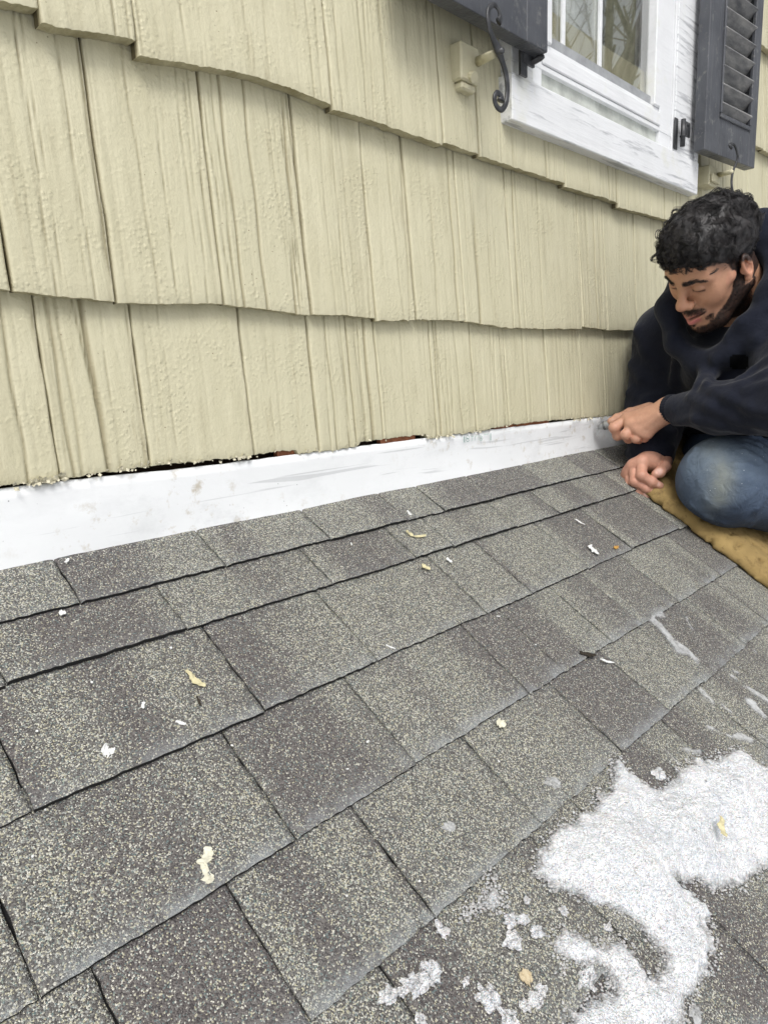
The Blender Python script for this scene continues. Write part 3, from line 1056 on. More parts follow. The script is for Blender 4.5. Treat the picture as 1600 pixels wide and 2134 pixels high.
rads = np.interp(np.linspace(0, 1, len(path)), [0, .05, .12, .35, .42, .48, .75, .92, 1], [.0065, .0045, .0035, .005, .0085, .0055, .0045, .0045, .008])
MB().tube(path, list(rads * 1.12), 10, .6).build('scroll_hook', M_IRON, hold, True)
pv = W(*PD(357, 240), .767)
MB().tube([(pv[0], .772, pv[1]), (pv[0], .760, pv[1])], .0048, 10).build('pivot_bolt', M_IRON, hold, True)
M_CREAM = M_SIDING
k0, k1 = W(*PD(178, 180), .838), W(*PD(268, 400), .838)
zt_, zb_ = k0[1], W(*PD(215, 415), .838)[1]
blk = MB().box((k0[0], .838, zb_ + .014), (k1[0] - .002, D + .02, zt_), bev=.003).box((k0[0] + .006, .842, zb_), (k1[0] - .008, D + .02, zb_ + .0135), bev=.003)
blk.tube([(.5 * (k0[0] + k1[0]), .840, zb_ + .024), (.5 * (k0[0] + k1[0]), .831, zb_ + .020)], .009, 10)
blk.build('mounting_block', M_CREAM, hold)
pk = W(*PD(258, 285), .838)
MB().tube([(pk[0], .839, pk[1]), (pv[0] - .001, .777, pv[1])], [.0085, .0065], 12).build('peg', M_CREAM, hold, True)

hold2 = empty('shutter_holdback', house)
tag(hold2, 'iron hook holdback on a painted block below the right shutter')
PE = lambda x, y: (1330 + x / 5.926, 230 + y / 5.926)
HY = .755
pts2 = [(1150, 470), (1140, 430), (1165, 408), (1185, 430), (1195, 500), (1205, 580), (1195, 660), (1180, 740), (1165, 840), (1158, 960), (1170, 1060), (1195, 1115), (1230, 1120), (1245, 1070), (1225, 1030)]
sp3 = []
for i_, (x, y) in enumerate(pts2):
    a_, b_ = W(*PE(x, y), HY)
    sp3.append(Vector((a_, HY + .004 * math.sin(i_), b_)))
MB().tube(smooth_path(sp3), .0046, 8, .7).build('scroll_hook', M_IRON, hold2, True)
q = W(*PE(890, 660), .82); q2 = W(*PE(985, 960), .82)
MB().box((q[0], .822, q2[1]), (q2[0], D + .02, q[1]), bev=.003).box((q[0] + .004, .814, q2[1] + .008), (q2[0] - .006, .8215, q2[1] + .03), bev=.002).build('mounting_block', M_CREAM, hold2)
pa = W(*PE(985, 800), .822); pb = W(*PE(1165, 755), HY)
MB().tube([(pa[0], .824, pa[1]), (pb[0], HY + .004, pb[1])], [.0075, .006], 10).build('peg', M_CREAM, hold2, True)

# ------------------------------------------------------------------ snow and ice on the roof
P7 = lambda x, y: (700 + x / 1.7778, 1400 + y / 1.7778)
P3 = lambda x, y: (1300 + x / 5.3333, 1240 + y / 5.3333)


def poly_sd(X, S, poly):
    """signed distance (positive inside) to a polygon"""
    d = np.full(X.shape, 1e9)
    ins = np.zeros(X.shape, bool)
    n = len(poly)
    for i in range(n):
        (ax, ay), (bx_, by_) = poly[i], poly[(i + 1) % n]
        ex, ey = bx_ - ax, by_ - ay
        t = np.clip(((X - ax) * ex + (S - ay) * ey) / (ex * ex + ey * ey + 1e-12), 0, 1)
        d = np.minimum(d, np.hypot(X - ax - t * ex, S - ay - t * ey))
        c = ((ay > S) != (by_ > S)) & (X < (bx_ - ax) * (S - ay) / (by_ - ay + 1e-12) + ax)
        ins ^= c
    return np.where(ins, d, -d)


main = [P7(*p) for p in [(1045, 322), (1020, 400), (960, 470), (880, 540), (810, 590), (760, 680), (700, 740), (790, 790), (900, 835), (1000, 875), (1130, 940), (1160, 990), (1205, 1040), (1225, 1085),
        (1190, 1115), (1140, 1095), (1105, 1030), (1060, 1005), (980, 1010), (900, 975), (850, 955), (790, 975), (800, 1040), (850, 1090), (930, 1080), (990, 1100), (1015, 1165), (965, 1215), (880, 1240), (850, 1300), (860, 1420),
        (1240, 1420), (1265, 1320), (1285, 1250), (1335, 1210), (1365, 1160), (1392, 1090), (1408, 1000), (1385, 920), (1362, 850), (1300, 812), (1275, 772), (1330, 782), (1400, 812), (1520, 782), (1640, 720), (1760, 640), (1760, 430), (1620, 360), (1565, 330), (1520, 285), (1460, 282),
        (1400, 308), (1330, 320), (1285, 350), (1240, 392), (1190, 420), (1130, 400), (1090, 362)]]
main = [RF(u, v, .01) for u, v in main]
tri = [RF(*P7(*p), .008) for p in [(578, 755), (600, 800), (622, 852), (590, 880), (540, 880), (480, 895), (520, 850), (560, 810)]]
pX = [p[0] for p in main]; pS = [p[1] for p in main]
h = .0021


def snow_field(poly, name, hmax, seed, nz=1.0, extra=None):
    x0_, x1_ = min(p[0] for p in poly) - .03, max(p[0] for p in poly) + .03
    s0_, s1_ = min(p[1] for p in poly) - .03, min(max(p[1] for p in poly) + .03, EAVE)
    X, S = np.meshgrid(np.arange(x0_, x1_, h), np.arange(s0_, s1_, h))
    sd = poly_sd(X, S, poly)
    sd = sd + nz * (.006 * fbm(X * 45, S * 45, 0, seed, 4) + .0035 * noise3(X * 260, S * 260, 0, seed + 9)) - .001
    Hh = hmax * (1 - np.exp(-np.clip(sd, 0, 1) / (.022)))
    Hh = Hh * (.75 + .45 * fbm(X * 18, S * 18, 0, seed + 3, 3)) + np.clip(sd / .006, 0, 1) * (.0018 * fbm(X * 140, S * 140, 1, seed + 5, 3) + .0011 * noise3(X * 420, S * 420, 3, seed + 6))
    Hh = np.where(sd > 0, np.maximum(Hh, .0006) + .007, .0005)
    keep = sd > -h * 1.5
    V = RP(X, S, Hh).reshape(-1, 3)
    ny, nx_ = X.shape
    i, j = np.meshgrid(np.arange(nx_ - 1), np.arange(ny - 1))
    a = (j * nx_ + i).ravel()
    K = keep.ravel()
    ok = K[a] & K[a + 1] & K[a + nx_] & K[a + nx_ + 1]
    a = a[ok]
    Q = np.c_[a, a + nx_, a + nx_ + 1, a + 1]
    used = np.unique(Q)
    rm_ = np.full(len(V), -1); rm_[used] = np.arange(len(used))
    # grains of snow scattered on and round the rim
    gv_, gf_ = [], []
    rim = np.argwhere((sd > -.006) & (sd < .004))
    rg = np.random.default_rng(seed)
    n = min(len(rim), extra or 900)
    base = len(used)
    for (jj, ii) in rim[rg.choice(len(rim), n, replace=False)]:
        r = rg.uniform(.0007, .0022) * (1.3 if rg.random() < .15 else 1)
        c = RP(X[jj, ii] + rg.normal(0, .002), S[jj, ii] + rg.normal(0, .002), .0075 + r * .3)
        o = [c + r * np.array(q) * rg.uniform(.6, 1.2) for q in ((1, 0, 0), (-1, 0, 0), (0, 1, 0), (0, -1, 0), (0, 0, 1), (0, 0, -1))]
        b = base + len(gv_)
        gv_ += o
        gf_ += [(b, b + 2, b + 4, b + 4), (b + 2, b + 1, b + 4, b + 4), (b + 1, b + 3, b + 4, b + 4), (b + 3, b, b + 4, b + 4)]
    rimv = np.r_[np.clip(1 - sd.ravel()[used] / .010, 0, 1) ** 1.5, np.full(len(gv_), .25)]
    VV = np.r_[V[used], np.array(gv_)]
    faces = [tuple(q) for q in rm_[Q].tolist()] + [f[:3] for f in gf_]
    return mesh_obj(name, VV, faces, M_SNOW, None, True, {'rim': rimv})


tag(snow_field(main, 'snow', .021, 5, extra=1700), 'melting granular snow patch curling over the shingles at lower right', 'snow', kind='stuff')
tag(snow_field(tri, 'snow_clump', .012, 6, .7, 260), 'small triangular snow clump left of the big snow patch', 'snow clump')

chunks = [(650, 1000, 30, 'round lump of icy snow halfway between the triangular clump and the big patch'), (693, 915, 20, 'small ice lump right below the triangular snow clump'), (645, 925, 20, 'icy crumb touching the underside of the triangular snow clump'),
          (742, 965, 22, 'crumb of snow at the tip of the lower snow arm'), (390, 952, 20, 'lone snow crumb just under the shingle edge at bottom centre'), (335, 1130, 42, 'tall jagged ice chunk at the bottom centre, largest of its cluster'),
          (285, 1160, 32, 'jagged ice chunk leaning left of the tallest chunk'), (192, 1198, 26, 'leftmost ice chunk near the bottom edge'), (240, 1185, 14, 'tiny ice chip between the leftmost and the jagged chunks'), (560, 1203, 34, 'rounded ice lump alone at bottom centre'),
          (482, 1146, 13, 'tiny snow crumb above the lone rounded lump'), (925, 1142, 32, 'ice lump inside the bay of the snow patch'), (742, 1215, 24, 'ice lump next to the lower rim of the snow patch'), (640, 1285, 34, 'ice lump cut by the bottom edge of the picture'),
          (315, 1296, 18, 'ice crumb on the bottom edge left of centre'), (1003, 950, 16, 'thin ice sliver lying in the bare strip between the snow arms'), (705, 848, 12, 'tiny crumb right of the triangular snow clump'), (840, 888, 15, 'snow crumb over the lower snow arm'),
          (800, 412, 26, 'clear melting ice drop on the shingle over the big patch'), (420, 575, 20, 'faint clear ice drop in the middle of a shingle'), (760, 1180, 18, 'yellowish crumb of ice above the lower rim'), (700, 1240, 20, 'grainy snow crumb beside the bottom ice lump'),
          (1325, 1270, 26, 'smooth flat ice flake under the snow patch tail'), (1190, 378, 22, 'white ice tooth on the upper rim of the snow patch')]


def lump(u, v, rpx, seed, hs=.5, mat=None, name='ice_chunk'):
    rg = np.random.default_rng(seed)
    x, s = RF(u, v, .006)
    z = float(np.linalg.norm(RP(x, s, 0)))
    r = rpx / 1.7778 / F_PX * z * .95
    nu, nv_ = 26, 10
    V, Fc = [], []
    el = rg.uniform(.6, 1.5)
    for j in range(nv_ + 1):
        ph = math.pi / 2 * j / nv_
        for i in range(nu):
            th = math.tau * i / nu
            k = 1 + .55 * float(fbm(math.cos(th) * 2.2 + seed, math.sin(th) * 2.2, j * .22, seed, 3))
            rr = r * k * math.cos(ph) ** .6
            hh = r * hs * math.sin(ph) * (1 + .8 * float(noise3(math.cos(th) * 2 + seed, math.sin(th) * 2, j * .5, seed + 2)))
            V.append(RP(x + rr * math.cos(th) * el ** .5, s + rr * math.sin(th) / el ** .5, .006 + max(hh, 0)))
    for j in range(nv_):
        for i in range(nu):
            a, b = j * nu + i, j * nu + (i + 1) % nu
            Fc.append((a, b, b + nu, a + nu))
    Fc.append(tuple(nv_ * nu + i for i in range(nu)))
    return mesh_obj(name, V, Fc, mat or M_SNOW, None, True)


for i, (x, y, r, lab) in enumerate(chunks):
    clear = 'clear' in lab or 'flake' in lab or 'smooth' in lab
    o = lump(*P7(x, y), r, 40 + i, .25 if clear else .55, M_ICE if clear else M_SNOW)
    if clear:
        at = o.data.attributes.new('thick', 'FLOAT', 'POINT')
        at.data.foreach_set('value', np.full(len(o.data.vertices), .55, np.float32))
    tag(o, lab, 'ice', 'crumbs of snow and ice on the shingles')

ices = [([(240, 290), (300, 220), (390, 178), (460, 250), (420, 285), (360, 280), (560, 500), (700, 600), (840, 740), (800, 800), (700, 700), (560, 670), (430, 470), (300, 330)], .75, 'long thin ice smear running down a shingle beside its joint'),
        ([(775, 1050), (790, 1025), (850, 1040), (960, 1150), (1010, 1240), (960, 1240), (860, 1150)], .7, 'icy streak starting at the shingle edge over the snow'),
        ([(1035, 1185), (1060, 1180), (1130, 1260), (1230, 1345), (1150, 1320), (1060, 1240)], .8, 'narrow ice sliver pointing down the roof'),
        ([(1300, 1150), (1360, 1145), (1450, 1200), (1490, 1270), (1590, 1380), (1530, 1410), (1420, 1310), (1340, 1230)], .9, 'thick tongue of ice at the right edge'),
        ([(1290, 1010), (1360, 1015), (1480, 1090), (1640, 1200), (1640, 1270), (1480, 1160), (1360, 1080)], .85, 'broad crusty band of ice by the right edge'),
        ([(1130, 880), (1180, 880), (1260, 950), (1240, 975), (1150, 920)], .6, 'thin clear patch of ice beside a shingle joint'),
        ([(1185, 845), (1225, 840), (1290, 895), (1260, 905), (1200, 880)], .9, 'small white ice chip on the joint at right'),
        ([(880, 1450), (960, 1460), (1060, 1530), (1150, 1555), (1280, 1535), (1390, 1590), (1440, 1640), (1390, 1675), (1290, 1640), (1180, 1625), (1090, 1560), (990, 1540), (900, 1510)], .95, 'ragged sheet of grey ice over the snow patch'),
        ([(565, 1700), (700, 1700), (840, 1715), (860, 1790), (780, 1800), (700, 1770), (640, 1755)], .85, 'small plate of ice touching the top of the snow'),
        ([(1390, 1500), (1420, 1500), (1620, 1640), (1620, 1680), (1500, 1590)], .6, 'thin ice line slanting to the right edge'),
        ([(400, 1700), (440, 1720), (620, 1890), (590, 1900), (460, 1790)], .5, 'faint melt line left of the snow patch'),
        ([(660, 250), (690, 250), (700, 320), (780, 400), (760, 420), (680, 330)], .9, 'short white ice splinter over the long smear'),
        ([(930, 590), (980, 580), (990, 612), (950, 610)], .9, 'white ice dot on the speckled shingle'),
        ([(1415, 615), (1440, 620), (1475, 665), (1450, 668)], .9, 'white ice dot near the right edge'),
        ([(950, 960), (990, 1000), (1010, 1060), (960, 1010)], .0, '')]
for i, (pl, th, lab) in enumerate(ices):
    if not lab: continue
    poly = [RF(*P3(*p), .006) for p in pl]
    x0_, x1_ = min(p[0] for p in poly) - .006, max(p[0] for p in poly) + .006
    s0_, s1_ = min(p[1] for p in poly) - .006, max(p[1] for p in poly) + .006
    X, S = np.meshgrid(np.arange(x0_, x1_, .0019), np.arange(s0_, s1_, .0019))
    sd = poly_sd(X, S, poly) + .0022 * fbm(X * 150, S * 150, 0, 70 + i, 3)
    Hh = np.where(sd > 0, .0092 + .0018 * np.clip(sd / .006, 0, 1) * th + .0005 * fbm(X * 200, S * 200, 1, 80 + i, 2), .004)
    V = RP(X, S, Hh).reshape(-1, 3)
    ny, nx_ = X.shape
    ii, jj = np.meshgrid(np.arange(nx_ - 1), np.arange(ny - 1))
    a = (jj * nx_ + ii).ravel()
    K = (sd > -.0019).ravel()
    a = a[K[a] & K[a + 1] & K[a + nx_] & K[a + nx_ + 1]]
    if len(a) < 4: continue
    Q = np.c_[a, a + nx_, a + nx_ + 1, a + 1]
    used = np.unique(Q); rm_ = np.full(len(V), -1); rm_[used] = np.arange(len(used))
    thk = np.clip(sd.ravel()[used] / .007, 0, 1) * th * .8
    o = mesh_obj('ice_sheet', V[used], rm_[Q], M_ICE, None, True, {'thick': thk})
    tag(o, lab, 'ice', 'thin ice on the shingles at the right')


# ------------------------------------------------------------------ debris on the roof
def chip(u, v, L, Wd, ang, mat, name, label, cat, seed, curl=.3, hb=.0085, grp=None):
    """small curled flake; L, Wd in metres, ang in roof coordinates"""
    x, s = RF(u, v, hb)
    rg = np.random.default_rng(seed)
    n, m = 22, 5
    V = []
    for side in (0, 1):
        for i in range(n):
            t = i / (n - 1) - .5
            for j in range(m):
                q = j / (m - 1) - .5
                wq = Wd * q * (1 - .5 * abs(2 * t) ** 3) * (1 + .5 * float(noise3(t * 4, seed, q, seed)))
                wq *= 1 + .45 * float(noise3(t * 14, seed, q * 3, seed + 7))
                lx_, ly_ = L * t, wq + .22 * Wd * float(noise3(t * 3, seed, 9, seed))
                hx = hb + L * curl * (t * t) * .8 + .25 * Wd * abs(float(noise3(t * 5, q * 2, seed, seed + 1))) - side * .0009
                V.append(RP(x + lx_ * math.cos(ang) - ly_ * math.sin(ang), s + lx_ * math.sin(ang) + ly_ * math.cos(ang), hx))
    F_ = []
    for side in (0, 1):
        for i in range(n - 1):
            for j in range(m - 1):
                a = side * n * m + i * m + j
                f = (a, a + 1, a + m + 1, a + m)
                F_.append(f if side == 0 else f[::-1])
    for i in range(n - 1):
        for j in (0, m - 1):
            a = i * m + j
            F_.append((a, a + m, a + m + n * m, a + n * m))
    for i in (0, n - 1):
        for j in range(m - 1):
            a = i * m + j
            F_.append((a, a + 1, a + 1 + n * m, a + n * m))
    o = mesh_obj(name, V, F_, mat, None, False)
    tag(o, label, cat, grp)
    return o


def chip_px(ua, va, ub, vb, wpx, mat, name, label, cat, seed, curl=.2, grp=None):
    a, b = RF(ua, va, .0085), RF(ub, vb, .0085)
    L = math.hypot(b[0] - a[0], b[1] - a[1])
    z = float(np.linalg.norm(RP((a[0] + b[0]) / 2, (a[1] + b[1]) / 2, 0)))
    return chip((ua + ub) / 2, (va + vb) / 2, L, wpx / F_PX * z, math.atan2(b[1] - a[1], b[0] - a[0]), mat, name, label, cat, seed, curl, grp=grp)


M_STRAW = simple('straw_wood', (.58, .53, .33), .6, .35, .15, 90, .4, .001)
G = 'scraps left on the shingles'
chip_px(389, 1397, 425, 1433, 13, M_STRAW, 'caulk_strip', 'flat cream strip of old caulk lying on the left shingles', 'scrap', 1, .1, G)
chip_px(428, 1766, 426, 1806, 20, M_CHIP, 'caulk_curl', 'twisted translucent caulk curl near a shingle edge, upper half', 'scrap', 2, .5, G)
chip_px(424, 1800, 434, 1843, 16, M_CHIP, 'caulk_curl', 'lower tail of the twisted caulk curl at lower left', 'scrap', 3, .4, G)
chip_px(212, 1562, 238, 1568, 20, M_PAINTCHIP, 'paint_chip', 'white paint chip alone on the big left shingle', 'scrap', 4, .1, G)
chip_px(297, 1463, 301, 1476, 7, M_PAINTCHIP, 'paint_chip', 'tiny white crumb left of the cream strip', 'scrap', 5, .1, G)
chip_px(366, 1504, 388, 1508, 6, M_PAINTCHIP, 'paint_chip', 'thin white sliver below the cream strip', 'scrap', 6, .1, G)
chip_px(410, 1450, 418, 1470, 5, M_LEAF, 'leaf_bit', 'dark leaf bit under the cream strip', 'scrap', 7, .1, G)
chip_px(846, 1107, 862, 1119, 8, M_STRAW, 'wood_shaving', 'curled wood shaving near the second course edge, short half', 'scrap', 8, .5, G)
chip_px(862, 1120, 886, 1117, 7, M_STRAW, 'wood_shaving', 'curled wood shaving near the second course edge, long half', 'scrap', 9, .5, G)
chip_px(878, 1177, 896, 1187, 9, M_STRAW, 'wood_shaving', 'small pale shaving on the third course', 'scrap', 10, .4, G)
chip_px(930, 1163, 941, 1172, 7, M_PAINTCHIP, 'paint_chip', 'pale crumb right of the small pale shaving', 'scrap', 11, .3, G)
chip_px(849, 1064, 856, 1074, 6, M_PAINTCHIP, 'paint_chip', 'pale crumb on the top course', 'scrap', 12, .3, G)
chip_px(1198, 1082, 1218, 1094, 4, M_PAINTCHIP, 'paint_chip', 'thin white sliver left of the kneeling man', 'scrap', 13, .1, G)
chip_px(1224, 1138, 1246, 1156, 17, M_PAINTCHIP, 'paint_chip', 'largest white paint chip, oval, below the white sliver', 'scrap', 14, .15, G)
chip_px(1278, 1142, 1288, 1138, 6, simple('amber_crumb', (.45, .25, .06), .5), 'leaf_bit', 'amber crumb right of the oval paint chip', 'scrap', 15, .1, G)
chip_px(1036, 1500, 1052, 1514, 18, M_CHIP, 'paint_chip', 'cream flake in the middle of the roof', 'scrap', 16, .3, G)
chip_px(1207, 1362, 1240, 1366, 9, M_LEAF, 'leaf_bit', 'black leaf bit on a shingle edge', 'scrap', 17, .3, G)
chip_px(1250, 1374, 1278, 1382, 5, M_PAINTCHIP, 'paint_chip', 'pale sliver right of the black leaf bit', 'scrap', 18, .2, G)
chip_px(1084, 2040, 1106, 2034, 20, simple('tan_crumb', (.50, .42, .28), .6), 'wood_shaving', 'tan wood chip among the ice at bottom', 'scrap', 19, .2, G)
chip_px(804, 1344, 824, 1352, 3, M_PAINTCHIP, 'paint_chip', 'hair thin sliver on the middle shingle', 'scrap', 20, .1, G)
chip_px(124, 1279, 138, 1276, 9, M_PAINTCHIP, 'paint_chip', 'grey-white crumb on the first course edge at left', 'scrap', 21, .1, G)
chip_px(136, 1172, 144, 1164, 5, M_PAINTCHIP, 'paint_chip', 'small crumb under the flashing at left', 'scrap', 22, .2, G)
o = chip_px(1476, 1722, 1484, 1762, 13, M_STRAW, 'wood_shaving', 'straw coloured shaving lying on the snow', 'scrap', 23, .3, G)
off = Vector((0, -SN, CS)) * .022
o.location = off
for i in range(60):
    u, v = random.uniform(0, 1300), random.uniform(1080, 2100)
    if v < 1200 - u * .2 + 20 or (u > 1050 and v > 1500): continue
    if i > 22: break
    L = random.uniform(3, 7)
    a = random.uniform(0, 6)
    chip_px(u, v, u + L * math.cos(a), v + L * math.sin(a), random.uniform(2, 4), M_PAINTCHIP, 'paint_crumb', 'tiny pale crumb strewn on the grey shingles, barely a speck', 'scrap', 60 + i, .1, 'tiny pale crumbs strewn over the shingles')

# ================================================================== person
def sdf_ell(P, c, r, Rt=None):
    q = P - np.asarray(c)
    if Rt is not None: q = q @ Rt
    r = np.asarray(r)
    k0 = np.linalg.norm(q / r, axis=-1)
    k1 = np.linalg.norm(q / (r * r), axis=-1) + 1e-9
    return k0 * (k0 - 1) / k1


def sdf_cone(P, a, b, ra, rb):
    a, b = np.asarray(a, float), np.asarray(b, float)
    ab = b - a
    t = np.clip(((P - a) @ ab) / (ab @ ab + 1e-12), 0, 1)
    return np.linalg.norm(P - a - t[..., None] * ab, axis=-1) - (ra + (rb - ra) * t)


def smin(a, b, k):
    if k <= 0: return np.minimum(a, b)
    h_ = np.maximum(k - np.abs(a - b), 0) / k
    return np.minimum(a, b) - h_ * h_ * k * .25


def smax(a, b, k): return -smin(-a, -b, k)


class Vol:
    def __init__(s, lo, hi, h):
        s.lo, s.h = np.asarray(lo, float), h
        s.n = np.ceil((np.asarray(hi, float) - s.lo) / h).astype(int) + 1
        s.F = np.full(s.n, .08, np.float32)

    def sub(s, lo, hi):
        a = np.clip(np.floor((np.asarray(lo) - s.lo) / s.h).astype(int), 0, s.n)
        b = np.clip(np.ceil((np.asarray(hi) - s.lo) / s.h).astype(int) + 1, 0, s.n)
        return a, b

    def pts(s, a, b):
        ax = [s.lo[i] + s.h * np.arange(a[i], b[i]) for i in range(3)]
        return np.stack(np.meshgrid(*ax, indexing='ij'), -1)

    def op(s, lo, hi, fn, comb):
        a, b = s.sub(lo, hi)
        if np.any(b <= a): return s
        P = s.pts(a, b)
        sl_ = tuple(slice(a[i], b[i]) for i in range(3))
        s.F[sl_] = comb(s.F[sl_], fn(P))
        return s

    def ell(s, c, r, k=.01, Rt=None, neg=False):
        m = max(r) + k + s.h * 2
        c = np.asarray(c, float)
        cb = (lambda A, B: smax(A, -B, k)) if neg else (lambda A, B: smin(A, B, k))
        return s.op(c - m, c + m, lambda P: sdf_ell(P, c, r, Rt), cb)

    def cone(s, a, b, ra, rb, k=.01, neg=False, clip=None):
        a, b = np.asarray(a, float), np.asarray(b, float)
        m = max(ra, rb) + k + s.h * 2
        def fn(P):
            d = sdf_cone(P, a, b, ra, rb)
            if clip is not None: d = np.maximum(d, (P - np.asarray(clip[0])) @ np.asarray(clip[1]))
            return d
        cb = (lambda A, B: smax(A, -B, k)) if neg else (lambda A, B: smin(A, B, k))
        return s.op(np.minimum(a, b) - m, np.maximum(a, b) + m, fn, cb)

    def chain(s, pts, rads, k=.01):
        for i in range(len(pts) - 1): s.cone(pts[i], pts[i + 1], rads[i], rads[i + 1], k)
        return s

    def mesh(s):
        F = s.F
        nx, ny, nz = F.shape
        I = F < 0
        c = [F[i:nx - 1 + i, j:ny - 1 + j, k:nz - 1 + k] for i in (0, 1) for j in (0, 1) for k in (0, 1)]
        cnt = sum((q < 0).astype(np.int8) for q in c)
        act = (cnt > 0) & (cnt < 8)
        idx = np.argwhere(act)
        vid = np.full(act.shape, -1, np.int64)
        vid[act] = np.arange(len(idx))
        corner = np.array([(i, j, k) for i in (0, 1) for j in (0, 1) for k in (0, 1)])
        vals = np.stack([q[act] for q in c], -1)
        acc = np.zeros((len(idx), 3)); num = np.zeros(len(idx))
        for a in range(8):
            for b in range(a + 1, 8):
                if np.abs(corner[a] - corner[b]).sum() != 1: continue
                va, vb = vals[:, a], vals[:, b]
                m = (va < 0) != (vb < 0)
                t = np.where(m, va / np.where(m, va - vb, 1), 0)
                p = corner[a] + t[:, None] * (corner[b] - corner[a])
                acc += p * m[:, None]; num += m
        V = s.lo + s.h * (idx + acc / num[:, None])
        quads = []
        for ax in range(3):
            o1, o2 = [i for i in range(3) if i != ax]
            A = np.take(I, range(F.shape[ax] - 1), ax)
            B = np.take(I, range(1, F.shape[ax]), ax)
            e = np.argwhere(A != B)
            if not len(e): continue
            ok = (e[:, o1] > 0) & (e[:, o2] > 0) & (e[:, o1] < F.shape[o1] - 1) & (e[:, o2] < F.shape[o2] - 1)
            e = e[ok]
            ins = A[tuple(e.T)]
            def g(d1, d2):
                q = e.copy(); q[:, o1] -= d1; q[:, o2] -= d2
                return vid[tuple(q.T)]
            Q = np.c_[g(1, 1), g(0, 1), g(0, 0), g(1, 0)]
            flip = ins if ax != 1 else ~ins
            Q = np.where(flip[:, None], Q, Q[:, ::-1])
            quads.append(Q)
        return V, np.concatenate(quads)


person = empty('person')
tag(person, 'bearded man with curly black hair in navy hoodie and faded jeans, kneeling by the wall', 'person')
PW = lambda u, v, z: RM.T @ CP(u, v, z)          # direction and distance -> world point

# --- head, in its own frame (x = his left, y = up, z = face)
HR = np.array([[0.4511, -0.5403, -0.7104], [0.3613, -0.6173, 0.6989], [-0.8161, -0.5719, -0.0832]])
HT = np.array([0.6967621, -0.53447688, 1.47325218])
H2W = lambda P: (np.asarray(P) @ HR.T + HT) @ RM   # head frame -> camera frame -> world

hv = Vol((-.105, -.20, -.135), (.105, .135, .135), .00165)
hv.ell((0, .036, -.014), (.074, .080, .094), .02)
hv.ell((0, .045, .035), (.060, .052, .053), .03)
hv.ell((0, -.030, .030), (.060, .080, .056), .03)
for sx in (-1, 1):
    hv.cone((sx * .056, -.055, -.008), (sx * .030, -.098, .055), .020, .018, .025)
    hv.cone((sx * .030, -.098, .055), (0, -.103, .070), .018, .019, .02)
    hv.ell((sx * .039, -.030, .060), (.023, .020, .021), .022)              # cheek, lifted by the smile
    hv.cone((sx * .048, .016, .066), (sx * .014, .017, .086), .010, .010, .018)
    hv.cone((sx * .062, -.008, .030), (sx * .050, -.012, .055), .012, .012, .02)
hv.ell((0, -.104, .076), (.020, .017, .015), .018)
hv.ell((0, -.068, .080), (.030, .022, .018), .02)
for sx in (-1, 1):
    hv.ell((sx * .031, -.001, .094), (.0165, .0100, .0120), .012, neg=True)  # socket
# nose
hv.cone((0, .012, .086), (0, -.022, .104), .0075, .0095, .012)
hv.ell((0, -.031, .108), (.0125, .0110, .0125), .008)
for sx in (-1, 1):
    hv.ell((sx * .0135, -.035, .099), (.0085, .0085, .0105), .006)
    hv.ell((sx * .0062, -.0435, .107), (.0036, .0030, .0050), .002, neg=True)
    # eyeball under a lowered lid
    hv.ell((sx * .031, -.002, .0745), (.0135, .0125, .0135), .004)
    hv.ell((sx * .031, .0015, .0752), (.0150, .0095, .0145), .003)
    hv.cone((sx * .018, -.0090, .088), (sx * .042, -.0080, .082), .0026, .0024, .002, neg=True)
    hv.cone((sx * .017, -.040, .096), (sx * .033, -.060, .083), .0022, .0014, .006, neg=True)   # smile line
# mouth
hv.cone((-.028, -.0590, .0855), (0, -.0655, .0985), .0042, .0058, .006)
hv.cone((.028, -.0590, .0855), (0, -.0655, .0985), .0042, .0058, .006)
hv.cone((-.023, -.0675, .0865), (0, -.0805, .0980), .0045, .0072, .006)
hv.cone((.023, -.0675, .0865), (0, -.0805, .0980), .0045, .0072, .006)
for sx in (-1, 1):
    hv.cone((sx * .032, -.0605, .0855), (0, -.0728, .1045), .0017, .0032, .002, neg=True)
# ears
for sx in (-1, 1):
    th = sx * math.radians(22)
    Re = np.array([[math.cos(th), 0, math.sin(th)], [0, 1, 0], [-math.sin(th), 0, math.cos(th)]])
    Rt2 = np.array([[1, 0, 0], [0, math.cos(.2), -math.sin(.2)], [0, math.sin(.2), math.cos(.2)]])
    Rr_ = Re @ Rt2
    hv.ell((sx * .078, -.010, -.006), (.0085, .031, .0185), .005, Rr_)
    hv.ell((sx * .086, -.006, -.003), (.0075, .021, .0110), .003, Rr_, neg=True)
    hv.ell((sx * .0835, .004, -.008), (.0035, .013, .006), .003, Rr_)
    hv.ell((sx * .079, -.034, .001), (.0065, .0085, .0075), .004)
    hv.ell((sx * .078, -.012, .009), (.005, .008, .004), .003)
hv.cone((0, -.045, -.035), (0, -.175, -.050), .054, .060, .025)
hV, hF = hv.mesh()

